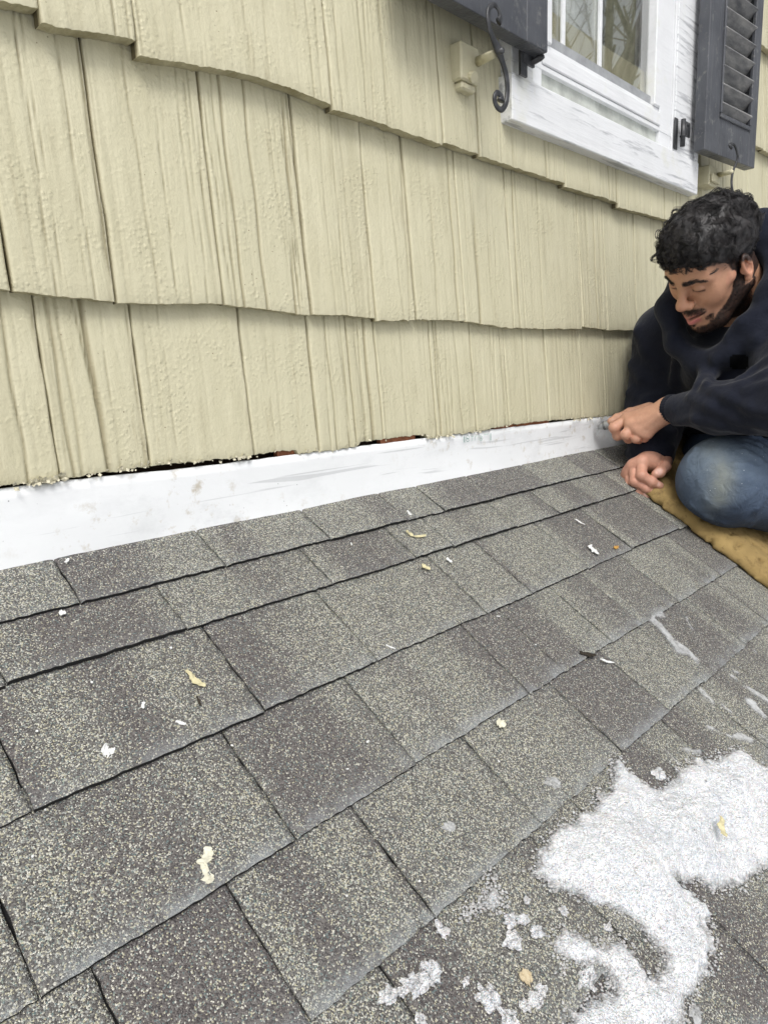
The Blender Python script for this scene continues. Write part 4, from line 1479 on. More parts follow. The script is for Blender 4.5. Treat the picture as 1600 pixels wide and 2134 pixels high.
def gauss(x, s): return np.exp(-(x / s) ** 2)
x, y, z = hV.T
ax_ = np.abs(x)
skin = np.array([.50, .270, .170])
col = np.tile(skin, (len(hV), 1))
def paint(w, c):
    global col
    w = np.clip(w, 0, 1)[:, None]
    col = col * (1 - w) + np.asarray(c) * w
front = np.clip(z / .03, 0, 1)
paint(.35 * gauss(np.sqrt((x) ** 2 + (y + .033) ** 2), .018) * (z > .09), (.56, .25, .17))
paint(.25 * gauss(np.sqrt((ax_ - .042) ** 2 + (y + .03) ** 2), .022) * front, (.58, .29, .20))
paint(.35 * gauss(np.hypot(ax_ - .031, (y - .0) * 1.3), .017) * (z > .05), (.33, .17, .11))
paint(.3 * gauss(np.hypot(ax_ - .08, y + .01), .03) * (ax_ > .07), (.60, .26, .19))
ef = fbm(x * 130, y * 130, z * 130, 5, 3)
# beard shade: jaw, moustache, chin strap
yb = np.interp(z, [-.03, -.005, .010, .020, .030, .050, .070, .090], [-.045, -.03, .018, -.018, -.040, -.060, -.078, -.092])
bd = np.clip((yb - y + .0025 * ef) / .007, 0, 1) * np.clip((z + .028) / .02, 0, 1)
bd *= 1 - np.clip((ax_ - .069) / .003, 0, 1) * (y > -.05)
burn = np.clip((ax_ - .056) / .008, 0, 1) * np.clip((.030 - y) / .012, 0, 1) * np.clip((y + .04) / .02, 0, 1) * np.clip((z + .002) / .008, 0, 1) * np.clip((.030 - z + .003 * ef) / .010, 0, 1) * (ax_ < .073)
mst = gauss(y + .0555 + .10 * np.clip(ax_ - .012, 0, 1) * 1.4, .0062) * np.clip((.034 - ax_) / .006, 0, 1) * (z > .06)
corner = .6 * gauss(np.hypot(ax_ - .034, (y + .078) * .8), .0060) * (z > .05)
soul = gauss(np.hypot(ax_, (y + .0905)), .007) * (z > .07) * .6
chinskin = gauss(np.hypot(ax_ / 1.5, y + .098), .011) * (z > .07)
bmask = np.clip(np.maximum.reduce([bd * (1 - .75 * chinskin), burn, mst, corner, soul]), 0, 1)
bmask = np.clip(bmask * 1.25, 0, 1) * (y > -.15)
liparea = (z > .08) * (ax_ < .028) * (np.abs(y + .072) < .0115)
bmask = np.where(liparea & (y < -.062), 0, bmask)
paint(bmask * (.93 + .05 * ef), (.016, .012, .011))
paint(gauss(y + .0658 - .18 * ax_, .0048) * np.clip((.029 - ax_) / .004, 0, 1) * (z > .088) * .7, (.38, .13, .11))
paint(gauss(y + .0800 - .30 * ax_, .0068) * np.clip((.024 - ax_) / .004, 0, 1) * (z > .088) * .95, (.56, .17, .17))
paint(gauss(y + .0728 - .38 * ax_, .0026) * np.clip((.031 - ax_) / .003, 0, 1) * (z > .084), (.07, .02, .02))
brow = gauss(y - (.0190 + .14 * np.clip(ax_ - .012, 0, .022) - .38 * np.clip(ax_ - .036, 0, 1)), .0048 * np.clip(1.25 - (ax_ - .012) / .05, .3, 1)) * np.clip((ax_ - .008) / .004, 0, 1) * np.clip((.057 - ax_) / .006, 0, 1) * (z > .05)
paint(brow * (.85 + .3 * ef), (.016, .012, .011))
lash_shade = gauss(y + .0058, .0034) * np.clip((ax_ - .0155) / .002, 0, 1) * np.clip((.046 - ax_) / .003, 0, 1) * (z > .06)
paint(lash_shade, (.012, .009, .008))  # lashes, with the shade of the lid painted into the same band
scalp = np.clip((y - (.058 + (z - .09) * .62) + .003 * ef) / .006, 0, 1)
scalp = np.maximum(scalp, np.clip((-.004 - z) / .01, 0, 1) * (y > -.06) * (ax_ < .074))
paint(scalp, (.018, .015, .014))
paint(np.clip((y - (.040 + (z - .09) * .62)) / .03, 0, .55) * np.clip((ax_ - .055) / .01, 0, 1) * (ax_ < .0765), (.05, .035, .03))

# --- hands in world space
def hand_volume(wrist, rw, fore, rf, mcps, fingers, thumb, palm_r, pk=.014, extra=()):
    allp = [wrist, fore] + list(mcps) + [p for f in fingers for p, _ in f] + [p for p, _ in thumb]
    A = np.array(allp)
    v = Vol(A.min(0) - .035, A.max(0) + .035, .0013)
    v.cone(fore, wrist, rf, rw, .012)
    for i, m in enumerate(mcps):
        v.cone(wrist, m, rw * .80, palm_r[i], pk)
        if i: v.cone(mcps[i - 1], m, palm_r[i - 1] * .9, palm_r[i] * .9, pk * .7)
    for m, p0, r in extra: v.cone(m, p0, r, r, pk)
    for m in mcps: v.ell(m, (.0105, .0105, .0105), .008)
    # each finger built apart so that neighbours keep a crease between them
    for f in list(fingers) + [thumb]:
        B = np.array([p for p, _ in f])
        lo, hi = B.min(0) - .022, B.max(0) + .022
        def fn(P, f=f):
            d = None
            for (a, ra), (b, rb) in zip(f[:-1], f[1:]):
                q = sdf_cone(P, a, b, ra, rb)
                d = q if d is None else smin(d, q, .004)
            for i in range(1, len(f) - 1):   # knuckle swelling
                d = smin(d, np.linalg.norm(P - f[i][0], axis=-1) - f[i][1] * 1.05, .004)
            return d
        v.op(lo, hi, fn, lambda A_, B_: smin(A_, B_, .0022))
    return v


W3 = PW
# his left hand: closed round the knife against the flashing
LW = W3(1392, 853, 1.600)
Lm = [W3(1307, 873, 1.672), W3(1316, 885, 1.650), W3(1331, 896, 1.640), W3(1346, 903, 1.636)]
Lf = [[(Lm[0], .0125), (W3(1279, 891, 1.672), .0118), (W3(1286, 908, 1.684), .0108), (W3(1298, 909, 1.700), .0098)],
      [(Lm[1], .0125), (W3(1303, 906, 1.650), .0118), (W3(1309, 914, 1.672), .0108), (W3(1318, 906, 1.690), .0098)],
      [(Lm[2], .0120), (W3(1324, 913, 1.646), .0112), (W3(1330, 915, 1.668), .0102), (W3(1336, 906, 1.684), .0095)],
      [(Lm[3], .0115), (W3(1342, 912, 1.648), .0100), (W3(1347, 910, 1.668), .0090), (W3(1352, 902, 1.680), .0085)]]
Lt = [(W3(1352, 852, 1.68), .016), (W3(1312, 862, 1.700), .0135), (W3(1286, 872, 1.705), .0115), (W3(1273, 878, 1.705), .0100)]
lh = hand_volume(LW, .0270, W3(1450, 852, 1.55), .031, Lm, Lf, Lt, [.0155, .0155, .0150, .0140])
# tendon ridges on the back
for m in Lm[:3]:
    n_ = W3(1350, 865, 1.59) - W3(1350, 865, 1.64)
    a_ = m * .9 + LW * .1 + n_ * .20; b_ = m * .3 + LW * .7 + n_ * .42
    lh.cone(a_, b_, .0035, .003, .009)
lV, lF = lh.mesh()
# his right hand: resting, gripping the corner of the foam pad
RWp = W3(1366, 950, 1.695)
Rm_ = [W3(1337, 964, 1.642), W3(1320, 971, 1.656), W3(1310, 985, 1.670), W3(1303, 999, 1.685)]
Rf_ = [[(Rm_[0], .0130), (W3(1336, 991, 1.620), .0120), (W3(1357, 1004, 1.618), .0110), (W3(1373, 1012, 1.622), .0095)],
       [(Rm_[1], .0130), (W3(1322, 1003, 1.634), .0120), (W3(1346, 1017, 1.630), .0108), (W3(1368, 1026, 1.630), .0095)],
       [(Rm_[2], .0120), (W3(1312, 1012, 1.652), .0112), (W3(1330, 1025, 1.646), .0102), (W3(1347, 1033, 1.640), .0092)],
       [(Rm_[3], .0115), (W3(1291, 1007, 1.680), .0095), (W3(1305, 1022, 1.670), .0090), (W3(1321, 1028, 1.660), .0080)]]
Rt_ = [(W3(1385, 960, 1.675), .0165), (W3(1384, 972, 1.640), .0135), (W3(1374, 984, 1.620), .0118), (W3(1366, 988, 1.615), .0105)]
rh = hand_volume(RWp, .028, W3(1362, 905, 1.710), .032, Rm_, Rf_, Rt_, [.016, .0155, .015, .014], extra=[(RWp, W3(1362, 966, 1.655), .018), (Rm_[0], W3(1368, 968, 1.660), .013)])
rV, rF = rh.mesh()


def hand_color(V, knuckles, tips, nailr, base=(.56, .315, .215)):
    c = np.tile(np.array(base), (len(V), 1))
    n = fbm(V[:, 0] * 60, V[:, 1] * 60, V[:, 2] * 60, 3, 3)[:, None]
    c = c * (1 + .08 * n)
    for k in knuckles:
        w = .45 * np.exp(-(np.linalg.norm(V - k, axis=1) / .012) ** 2)[:, None]
        c = c * (1 - w) + np.array((.60, .24, .17)) * w
    for t, r in tips:
        w = np.clip(1.15 - np.linalg.norm(V - t, axis=1) / r, 0, 1)[:, None] ** .5
        w = w * (w > .35)
        c = c * (1 - w) + np.array((.72, .47, .40)) * w
    return c


def toward_cam(p, d): return p * (1 - d / np.linalg.norm(p))
lC = hand_color(lV, [f[0][0] for f in Lf] + [f[1][0] for f in Lf], [], 0)
rC = hand_color(rV, [f[0][0] for f in Rf_] + [f[1][0] for f in Rf_] + [f[2][0] for f in Rf_],
                [(toward_cam(W3(1372, 982, 1.618), .0115), .0095), (toward_cam(W3(1370, 1009, 1.622), .0085), .0058), (toward_cam(W3(1365, 1024, 1.63), .0085), .0058), (toward_cam(W3(1344, 1031, 1.64), .008), .0052)], 0, (.56, .30, .215))

# --- trunk and limbs (mostly under the clothes)
NECK = H2W([(0, -.165, -.050)])[0]
CHEST = PW(1525, 790, 1.80)
HIP = PW(1690, 975, 1.95)
SHR = PW(1392, 702, 1.775)
SHL = PW(1650, 700, 1.50)
ELR = PW(1364, 845, 1.80)
ELL = PW(1655, 835, 1.38)
KN1 = PW(1508, 1004, 1.545)
KN2 = PW(1500, 952, 1.80)
roof_n = np.array([0, -SN, CS])


def on_roof(X, s, n): return RP(X, s, n)
def roof_coords(P):
    q = P - np.array([0, D, ROOF_B])
    return P[0], float(q @ np.array([0, -CS, -SN])), float(q @ roof_n)


k1r = roof_coords(KN1)
AN1 = RP(k1r[0] + .40, k1r[1] + .03, .10)
k2r = roof_coords(KN2)
AN2 = RP(k2r[0] + .40, k2r[1] + .02, .07)
HIP1, HIP2 = HIP + np.array([0, -.10, 0]), HIP + np.array([0, .09, .02])
bod = Vol(np.array([1.3, .0, -.75]), np.array([2.75, .85, .45]), .010)
bod.cone(NECK, CHEST, .060, .125, .05).cone(CHEST, HIP, .125, .135, .06)
bod.cone(SHR, SHL, .06, .06, .05)
bod.cone(SHR, ELR, .045, .036, .03).cone(ELR, W3(1364, 915, 1.75), .038, .030, .02)
bod.cone(SHL, ELL, .048, .038, .03).cone(ELL, W3(1450, 852, 1.55), .040, .028, .02)
bod.cone(HIP1, KN1, .085, .062, .04).cone(KN1, AN1, .055, .036, .03).cone(HIP2, KN2, .085, .062, .04).cone(KN2, AN2, .055, .036, .03)
for A_ in (AN1, AN2): bod.cone(A_, A_ + np.array([.13, 0, -.06]), .034, .028, .02)
bV, bF = bod.mesh()
Vall = np.r_[H2W(hV), lV, rV, bV]
o1, o2, o3 = len(hV), len(hV) + len(lV), len(hV) + len(lV) + len(rV)
Fall = np.r_[hF, lF + o1, rF + o2, bF + o3]
Call = np.r_[col, lC, rC, np.tile(skin, (len(bV), 1))]

sm = NM('skin', .48, .42)
sc_ = sm.attr('tint', 'Color')
sm.set('Base Color', sm.mix(sm.math('MULTIPLY', sm.ramp(sm.noise(190, 4, .65), [(.35, 0), (.7, 1)]), .22), sc_, (.33, .15, .10)))
sm.b.inputs['Subsurface Weight'].default_value = .12
sm.b.inputs['Subsurface Radius'].default_value = (.006, .0025, .0015)
sm.b.inputs['Subsurface Scale'].default_value = .6
bb = sm.bump(sm.noise(520, 3, .6), .5, .0008)
sm.bump(sm.noise(130, 3, .6), .25, .0012, bb)
body = mesh_obj('body', Vall, Fall, sm.m, person, True, {'tint': Call})

# --- hair: dense cap and curls
M_HAIR = NM('black_hair', .42, .5)
M_HAIR.set('Base Color', M_HAIR.mix(M_HAIR.ramp(M_HAIR.noise(60, 3), [(.4, 0), (.7, 1)]), (.010, .009, .010), (.030, .026, .026)))
M_HAIR.bump(M_HAIR.noise(420, 3, .7), .6, .0015)
M_HAIR = M_HAIR.m
cap = Vol((-.115, -.07, -.140), (.115, .150, .130), .0026)
P_ = cap.pts(np.zeros(3, int), cap.n)
dcap = sdf_ell(P_, (0, .044, -.014), (.083, .083, .100))
dcap = smin(dcap, sdf_ell(P_, (0, .078, .035), (.062, .046, .058)), .03)
nz_ = fbm(P_[..., 0] * 42, P_[..., 1] * 42, P_[..., 2] * 42, 11, 3)
dcap = dcap - .0028 * nz_
hl = .056 + (P_[..., 2] - .09) * .60 - .004 * nz_
hl = np.where(P_[..., 2] < 0, np.maximum(hl, -.055), hl)
sidecut = np.maximum(0, np.abs(P_[..., 0]) - .066) * 1.4           # faded sides
cut_ = hl + sidecut - P_[..., 1]
cap.F = smax(dcap, cut_, .010).astype(np.float32)
# room for ears
cV, cF = cap.mesh()
cn = cV - np.array([0, .04, -.012]); cn /= np.linalg.norm(cn, axis=1)[:, None]
outer = np.where(sdf_ell(cV, (0, .044, -.014), (.083, .083, .100)) > -.008)[0]
hrg = np.random.default_rng(3)
HVt, HFt = [], []
nb = 0
NL, NS = 980, 8
sel = hrg.choice(outer, NL)
K = 14
tt_ = np.linspace(0, 1, K)
for vi in sel:
    p = cV[vi]; n = cn[vi]
    f = np.array([hrg.normal(0, .45), hrg.normal(-.1, .4), .8 if p[2] > -.03 else -.25]) + .35 * hrg.normal(size=3)
    f = f - (f @ n) * n
    f /= np.linalg.norm(f) + 1e-9
    sd_ = np.cross(n, f)
    L = hrg.uniform(.026, .050)
    short = (abs(p[0]) > .062 and p[1] < .06) or (p[2] < -.05 and p[1] < .03)
    if short: L *= .45
    if p[2] > .045 and p[1] < .095: L *= .5
    cr = hrg.uniform(.0035, .0075) * (L / .038)
    turns = hrg.uniform(.6, 1.3)
    ph = hrg.uniform(0, 6.28)
    lift = hrg.uniform(.002, .007) * (1 if not short else .4) + (.009 if hrg.random() < .04 else 0)
    arc0 = p - n * .003 + f * (L * tt_)[:, None] + n * (lift * np.sin(tt_ * 2.6) * 1.5 - .42 * L * tt_ ** 2)[:, None]
    an = ph + tt_ * turns * 6.28
    env = cr * np.minimum(1, tt_ * 2.2)
    arc0 = arc0 + sd_ * (env * np.cos(an))[:, None] + n * (env * np.sin(an) * .7)[:, None]
    for q_s in range(NS):
        o1_, o2_ = hrg.normal(0, .0026, 2)
        spread = (1.15 - .75 * tt_)
        jit = .0005 * np.sin(tt_ * hrg.uniform(4, 10) + hrg.uniform(0, 6))
        arc = arc0 + sd_ * (o1_ * spread + jit)[:, None] + n * (o2_ * .7 * spread)[:, None] + f * hrg.uniform(-.003, .004)
        r0 = hrg.uniform(.00035, .00060)
        d_ = np.gradient(arc, axis=0); d_ /= np.linalg.norm(d_, axis=1)[:, None] + 1e-9
        a_ = np.cross(d_, n + .01); a_ /= np.linalg.norm(a_, axis=1)[:, None] + 1e-9
        b_ = np.cross(d_, a_)
        rr_ = r0 * np.linspace(1.1, .4, K)
        for q in range(3):
            t_ = q * 2.094
            HVt.append(arc + (a_ * math.cos(t_) + b_ * math.sin(t_)) * rr_[:, None])
        k = np.arange(K - 1)
        for q in range(3):
            q2 = (q + 1) % 3
            HFt.append(np.c_[nb + q * K + k, nb + q2 * K + k, nb + q2 * K + k + 1, nb + q * K + k + 1])
        nb += 3 * K
HVt = np.concatenate(HVt); HFt = np.concatenate(HFt)
mesh_obj('hair', np.r_[H2W(cV), H2W(HVt)], np.r_[cF, HFt + len(cV)], M_HAIR, person, True)

# --- beard, moustache and brows as short bristles
bsel = np.where((bmask > .35) & (y > -.145))[0]
brsel = np.where(brow > .35)[0]
bp, bfaces = [], []
hn = np.zeros_like(hV)
e1 = hV[hF[:, 1]] - hV[hF[:, 0]]; e2 = hV[hF[:, 3]] - hV[hF[:, 0]]
fn_ = np.cross(e1, e2)
for q in range(4): np.add.at(hn, hF[:, q], fn_)
hn /= np.linalg.norm(hn, axis=1)[:, None] + 1e-12
if np.mean(np.sum(hn * (hV - np.array([0, 0, 0])), 1)) < 0: hn = -hn
for arr, cnt_, ln, down in ((bsel, 11000, .0050, (0, -1, .15)), (brsel, 700, .0055, None)):
    if not len(arr): continue
    for vi in hrg.choice(arr, cnt_):
        p, n = hV[vi], hn[vi]
        dd_ = np.array(down) if down else np.array([np.sign(p[0]) * 1.0, .35, 0])
        t_ = dd_ - (dd_ @ n) * n + .35 * hrg.normal(size=3)
        d_ = t_ / np.linalg.norm(t_) + n * (.55 if down else .18)
        d_ /= np.linalg.norm(d_)
        s_ = np.cross(d_, n); s_ /= np.linalg.norm(s_) + 1e-9
        L = ln * hrg.uniform(.5, 1.2)
        p = p + hrg.normal(0, .0006, 3)
        b = len(bp)
        w = .00036
        bp += [p - s_ * w, p + s_ * w, p + n * w * 2, p + d_ * L]
        bfaces += [(b, b + 1, b + 3), (b + 1, b + 2, b + 3), (b + 2, b, b + 3)]
mesh_obj('beard', H2W(np.array(bp)), np.array(bfaces), M_HAIR, person, False)


# --- hoodie
def cloth(name, c1, c2, rough, wr, sheen=.3):
    m = NM(name, rough, .2)
    m.set('Base Color', m.mix(m.ramp(m.noise(9, 4, .6), [(.35, 0), (.7, 1)]), c1, c2))
    m.b.inputs['Sheen Weight'].default_value = sheen
    m.b.inputs['Sheen Roughness'].default_value = .5
    b = m.bump(m.noise(26, 4, .55), wr, .006)
    m.bump(m.noise(700, 2, .6), .35, .0006, b)
    return m.m


M_HOODIE = cloth('navy_fleece', (.0070, .0088, .017), (.0115, .0142, .026), .9, .9, .10)
hd = Vol((1.25, .0, -.46), (2.55, .85, .52), .0055)
hd.cone(NECK + (CHEST - NECK) * .45, CHEST, .110, .155, .06).cone(CHEST, HIP + np.array([-.02, 0, .03]), .158, .158, .08)
hd.cone(SHR, SHL, .078, .078, .06)
hd.cone(PW(1475, 745, 1.70), PW(1620, 775, 1.62), .085, .085, .05)
hd.cone(PW(1450, 800, 1.74), PW(1620, 850, 1.66), .085, .085, .05)
cuRc = W3(1357, 958, 1.700)
cuRd = cuRc - W3(1362, 860, 1.775)
cuRd /= np.linalg.norm(cuRd)
hd.cone(SHR, ELR, .082, .074, .03)
hd.cone(ELR, W3(1360, 900, 1.755), .074, .068, .03)
hd.cone(W3(1360, 890, 1.76), W3(1357, 945, 1.712), .068, .056, .015, clip=(W3(1357, 966, 1.693), cuRd))
cuLc = W3(1391, 852, 1.600)
cuLd = cuLc - W3(1490, 850, 1.50); cuLd /= np.linalg.norm(cuLd)
hd.cone(SHL, ELL, .088, .074, .03)
hd.cone(ELL, W3(1490, 850, 1.50), .072, .054, .02)
hd.cone(W3(1490, 850, 1.50), W3(1410, 852, 1.578), .054, .0325, .015, clip=(cuLc - cuLd * .010, cuLd))
hd.cone(PW(1490, 765, 1.60), PW(1620, 790, 1.54), .065, .07, .05)
# hood lying round the neck
ring = [(0, -.085, -.120), (.062, -.100, -.085), (.100, -.098, -.03), (.094, -.132, .032), (.054, -.170, .090), (0, -.185, .115), (-.058, -.150, .104), (-.093, -.085, .064), (-.100, -.075, .0), (-.066, -.095, -.08)]
rr2 = [.044, .040, .034, .030, .028, .026, .027, .030, .032, .038]
R3 = H2W(ring)
for i in range(len(ring)):
    hd.cone(R3[i], R3[(i + 1) % len(ring)], rr2[i], rr2[(i + 1) % len(ring)], .022)
hd.cone(H2W([(0, -.03, -.150)])[0], R3[0], .036, .044, .04)
hd.cone(H2W([(.05, -.05, -.125)])[0], R3[1], .026, .040, .03)
hd.cone(H2W([(-.05, -.05, -.125)])[0], R3[9], .026, .038, .03)
# folds on the sleeves and flank: ridges laid on the surface
def surf_pts(vol, uvs):
    out = []
    for u, v in uvs:
        zz = np.arange(.9, 2.2, .003)
        d = ray(u, v)
        P = zz[:, None] * d
        ix = np.round((P - vol.lo) / vol.h).astype(int)
        ok = np.all((ix >= 0) & (ix < vol.n), axis=1)
        F = np.full(len(zz), 1.0)
        F[ok] = vol.F[tuple(ix[ok].T)]
        w = np.where(F < 0)[0]
        if len(w): out.append(P[w[0]])
    return out


def ridge(vol, uvs, r, k, sink=.55):
    P = surf_pts(vol, uvs)
    P = [p * (1 + r * sink / np.linalg.norm(p)) for p in P]
    for a, b in zip(P[:-1], P[1:]):
        if np.linalg.norm(a - b) < .12: vol.cone(a, b, r, r * .95, k)


for uvs, r in (([(1400, 822), (1440, 826), (1480, 845), (1530, 872), (1590, 885)], .011), ([(1405, 880), (1450, 872), (1500, 884), (1560, 898)], .010),
               ([(1490, 816), (1540, 806), (1598, 775)], .012), ([(1470, 812), (1520, 828), (1560, 850), (1600, 858)], .012), ([(1540, 790), (1568, 772), (1600, 748)], .009),
               ([(1566, 722), (1580, 705), (1600, 685)], .012), ([(1520, 700), (1545, 670), (1598, 640)], .012), ([(1556, 815), (1598, 800)], .011),
               ([(1330, 690), (1345, 730), (1375, 770)], .012), ([(1318, 760), (1340, 790), (1385, 805)], .012), ([(1310, 820), (1345, 835), (1395, 815)], .011),
               ([(1308, 905), (1350, 925), (1405, 900)], .010), ([(1305, 945), (1345, 955), (1398, 935)], .009), ([(1400, 700), (1410, 760), (1405, 800)], .014),
               ([(1450, 720), (1470, 770), (1455, 805)], .014), ([(1330, 860), (1310, 880)], .010), ([(1490, 750), (1485, 780), (1470, 800)], .010)):
    ridge(hd, uvs, r * .85, .013, .35)
P_ = hd.pts(np.zeros(3, int), hd.n)
hd.F = (hd.F + .0035 * fbm(P_[..., 0] * 11, P_[..., 1] * 11, P_[..., 2] * 11, 31, 3)).astype(np.float32)
# openings: head/neck, wall clearance
NK0, NK1 = H2W([(0, -.03, -.010), (0, -.165, -.045)])
hd.cone(NK0, NK1, .078, .060, .012, neg=True)
hd.ell(H2W([(0, .036, -.014)])[0], (.094, .094, .094), .01, neg=True)
hd.cone(H2W([(0, -.085, .055)])[0], H2W([(0, -.115, .062)])[0], .052, .056, .012, neg=True)
hd.cone(H2W([(0, -.07, .09)])[0], H2W([(0, -.09, .13)])[0], .05, .05, .012, neg=True)
hd.cone(H2W([(.03, -.045, .02)])[0], H2W([(.035, -.08, .03)])[0], .045, .045, .012, neg=True)
P_ = hd.pts(np.zeros(3, int), hd.n)
hd.F = smax(hd.F, (P_[..., 1] - (D - .012)).astype(np.float32), .01).astype(np.float32)
# lower hem: stop above the thighs
jV, jF = hd.mesh()
mesh_obj('hoodie', jV, jF, M_HOODIE, person, True)
# ribbed cuffs
M_RIB = cloth('navy_rib', (.006, .008, .016), (.010, .012, .023), .9, .2, .05)
def cuff(c, d, r, ln, up):
    d = d / np.linalg.norm(d)
    a = np.cross(d, up); a /= np.linalg.norm(a); b = np.cross(d, a)
    V, Fq = [], []
    N = 96
    prof = [(-ln, 0), (-ln * .6, .0012), (0, 0), (0.002, -.003), (-.004, -.005), (-ln, -.006)]
    for t, dr in prof:
        for i in range(N):
            an = math.tau * i / N
            rr_ = r + dr + (.0009 * math.cos(an * 32) if dr > -.002 else 0)
            V.append(c + d * t + (a * math.cos(an) + b * math.sin(an)) * rr_)
    for j in range(len(prof) - 1):
        for i in range(N):
            Fq.append((j * N + i, j * N + (i + 1) % N, (j + 1) * N + (i + 1) % N, (j + 1) * N + i))
    mesh_obj('cuff', V, Fq, M_RIB, person, True)
cuff(cuLc, cuLd, .0312, .022, np.array([0, 0, 1.]))
cuff(W3(1357, 962, 1.697), cuRd, .0430, .030, np.array([1., 0, 0]))
gm_ = simple('steel_eyelet', (.55, .56, .58), .25, .6, .05, 50, 0, metal=1.0)
# eyelet of the drawstring and the dark chest patch: placed on the hoodie's surface by ray
bpy.context.view_layer.update()
from mathutils.bvhtree import BVHTree
bvh = BVHTree.FromPolygons([Vector(v) for v in jV], [tuple(q) for q in jF.tolist()])
def hit(u, v):
    d = ray(u, v)
    h_ = bvh.ray_cast(Vector((0, 0, 0)), Vector(d / np.linalg.norm(d)))
    return h_
h1 = hit(1519, 661)
if h1[0] is not None:
    p, n = h1[0], h1[1]
    t1 = n.orthogonal().normalized(); t2 = n.cross(t1)
    MB().tube([p + n * .001 + (t1 * math.cos(a) + t2 * math.sin(a) * .75) * .0048 for a in np.linspace(0, math.tau, 17)], .0009, 6).build('eyelet', gm_, person, True)
M_PATCH = simple('black_print', (.0032, .0034, .0045), .9, .1, .1, 50, 0)
pv_, pf_ = [], []
NP = 9
okp = True
for j in range(NP):
    for i in range(NP):
        h2 = hit(1520 + 38 * i / (NP - 1), 739 + 30 * j / (NP - 1))
        if h2[0] is None: okp = False; continue
        pv_.append(h2[0] * (1 - .0022 / h2[0].length))
if okp:
    for j in range(NP - 1):
        for i in range(NP - 1):
            if (j in (0, NP - 2)) and (i in (0, NP - 2)): continue
            a = j * NP + i
            pf_.append((a, a + 1, a + NP + 1, a + NP))
    mesh_obj('chest_print', pv_, pf_, M_PATCH, person, True)

# --- jeans
jm = NM('faded_denim', .8, .25)
fade = jm.attr('fade')
cA = jm.mix(jm.ramp(jm.noise(14, 4, .6), [(.3, 0), (.7, 1)]), (.024, .042, .085), (.052, .082, .145))
cB = jm.mix(jm.noise(40, 4, .6), (.20, .255, .32), (.125, .175, .245))
fm = jm.math('MULTIPLY', fade, jm.ramp(jm.noise(26, 5, .7), [(.25, .45), (.6, 1)]), True)
cc = jm.mix(fm, cA, cB)
stn = jm.math('MULTIPLY', jm.attr('stain'), jm.ramp(jm.noise(22, 5, .7), [(.3, .4), (.6, 1)]), True)
cc = jm.mix(stn, cc, (.215, .235, .215))
spk = jm.math('MULTIPLY', jm.ramp(jm.vor(110), [(0, 1), (.07, 1), (.11, 0)]), jm.ramp(jm.noise(18, 2), [(.56, 0), (.60, 1)]))
cc = jm.mix(spk, cc, (.62, .66, .68))
cc = jm.mix(jm.math('MULTIPLY', jm.attr('wet'), .8), cc, (.012, .022, .045))
tw = jm.n.new('ShaderNodeTexWave'); tw.inputs['Scale'].default_value = 420; tw.inputs['Distortion'].default_value = 1.5
jm.l.new(jm.mapping((1, 1, 1), (0, .6, .5)), tw.inputs['Vector'])
cc = jm.mix(.12, cc, jm.ramp(tw.outputs['Fac'], [(0, (.02, .03, .05)), (1, (.25, .30, .36))]))
jm.set('Base Color', cc)
b_ = jm.bump(jm.noise(32, 5, .65, jm.mapping((1, 1, 1)), .8), .7, .009)
jm.bump(tw.outputs['Fac'], .2, .0008, b_)
jv = Vol((1.35, .0, -.72), (2.75, .85, -.02), .0052)
jv.cone(KN1 + np.array([.02, 0, 0]), PW(1640, 1040, 1.57), .088, .085, .03)
jv.cone(HIP1, KN1, .105, .084, .05).ell(KN1, (.094, .094, .092), .03).cone(KN1, AN1, .074, .058, .025)
jv.cone(HIP2, KN2, .105, .088, .05).cone(KN2, AN2, .078, .058, .03)
jv.cone(HIP1, HIP2, .125, .125, .06)
P_ = jv.pts(np.zeros(3, int), jv.n)
# creases fanning out from behind the knee
cr0 = PW(1592, 985, 1.50)
q_ = P_ - cr0
dist = np.linalg.norm(q_, axis=-1)
uu = q_ @ RM[0]; vv_ = q_ @ RM[1]
angc = np.arctan2(vv_, -uu)
cre = (1 - np.abs(np.sin(angc * 5.5 + 1.2 * noise3(P_[..., 0] * 14, P_[..., 1] * 14, P_[..., 2] * 14, 41)))) ** 2
jv.F = (jv.F - .008 * cre * np.exp(-((dist - .035) / .035) ** 2) + .0025 * noise3(P_[..., 0] * 12, P_[..., 1] * 12, P_[..., 2] * 12, 42)).astype(np.float32)
ph2 = P_[..., 0] * 60 + P_[..., 2] * 45 + 2.5 * noise3(P_[..., 0] * 9, P_[..., 1] * 9, P_[..., 2] * 9, 43)
jv.F = (jv.F - .006 * (1 - np.abs(np.sin(ph2 * .5))) ** 2 * np.clip((P_[..., 0] - (KN1[0] + .05)) / .05, 0, 1)).astype(np.float32)
for uvs, r in (([(1590, 985), (1560, 972), (1530, 968)], .007), ([(1588, 995), (1555, 1000), (1528, 1000)], .007), ([(1592, 1004), (1570, 1020), (1550, 1040)], .006),
               ([(1592, 975), (1575, 955), (1550, 940)], .006), ([(1600, 955), (1580, 938), (1550, 926)], .005), ([(1602, 940), (1575, 924), (1545, 917)], .005), ([(1604, 925), (1580, 913), (1560, 910)], .005), ([(1598, 1030), (1575, 1060), (1560, 1095)], .006), ([(1430, 960), (1450, 935), (1480, 918)], .004), ([(1440, 1050), (1470, 1075), (1510, 1090)], .005), ([(1455, 1000), (1470, 1040), (1500, 1060)], .004)):
    ridge(jv, uvs, r * 1.1, .006, .25)
RN = (P_ - np.array([0, D, ROOF_B])) @ roof_n
jv.F = smax(jv.F, (.040 - RN).astype(np.float32), .014).astype(np.float32)     # flattened where it rests on the pad
dV, dF = jv.mesh()
cq = (dV @ RM.T)
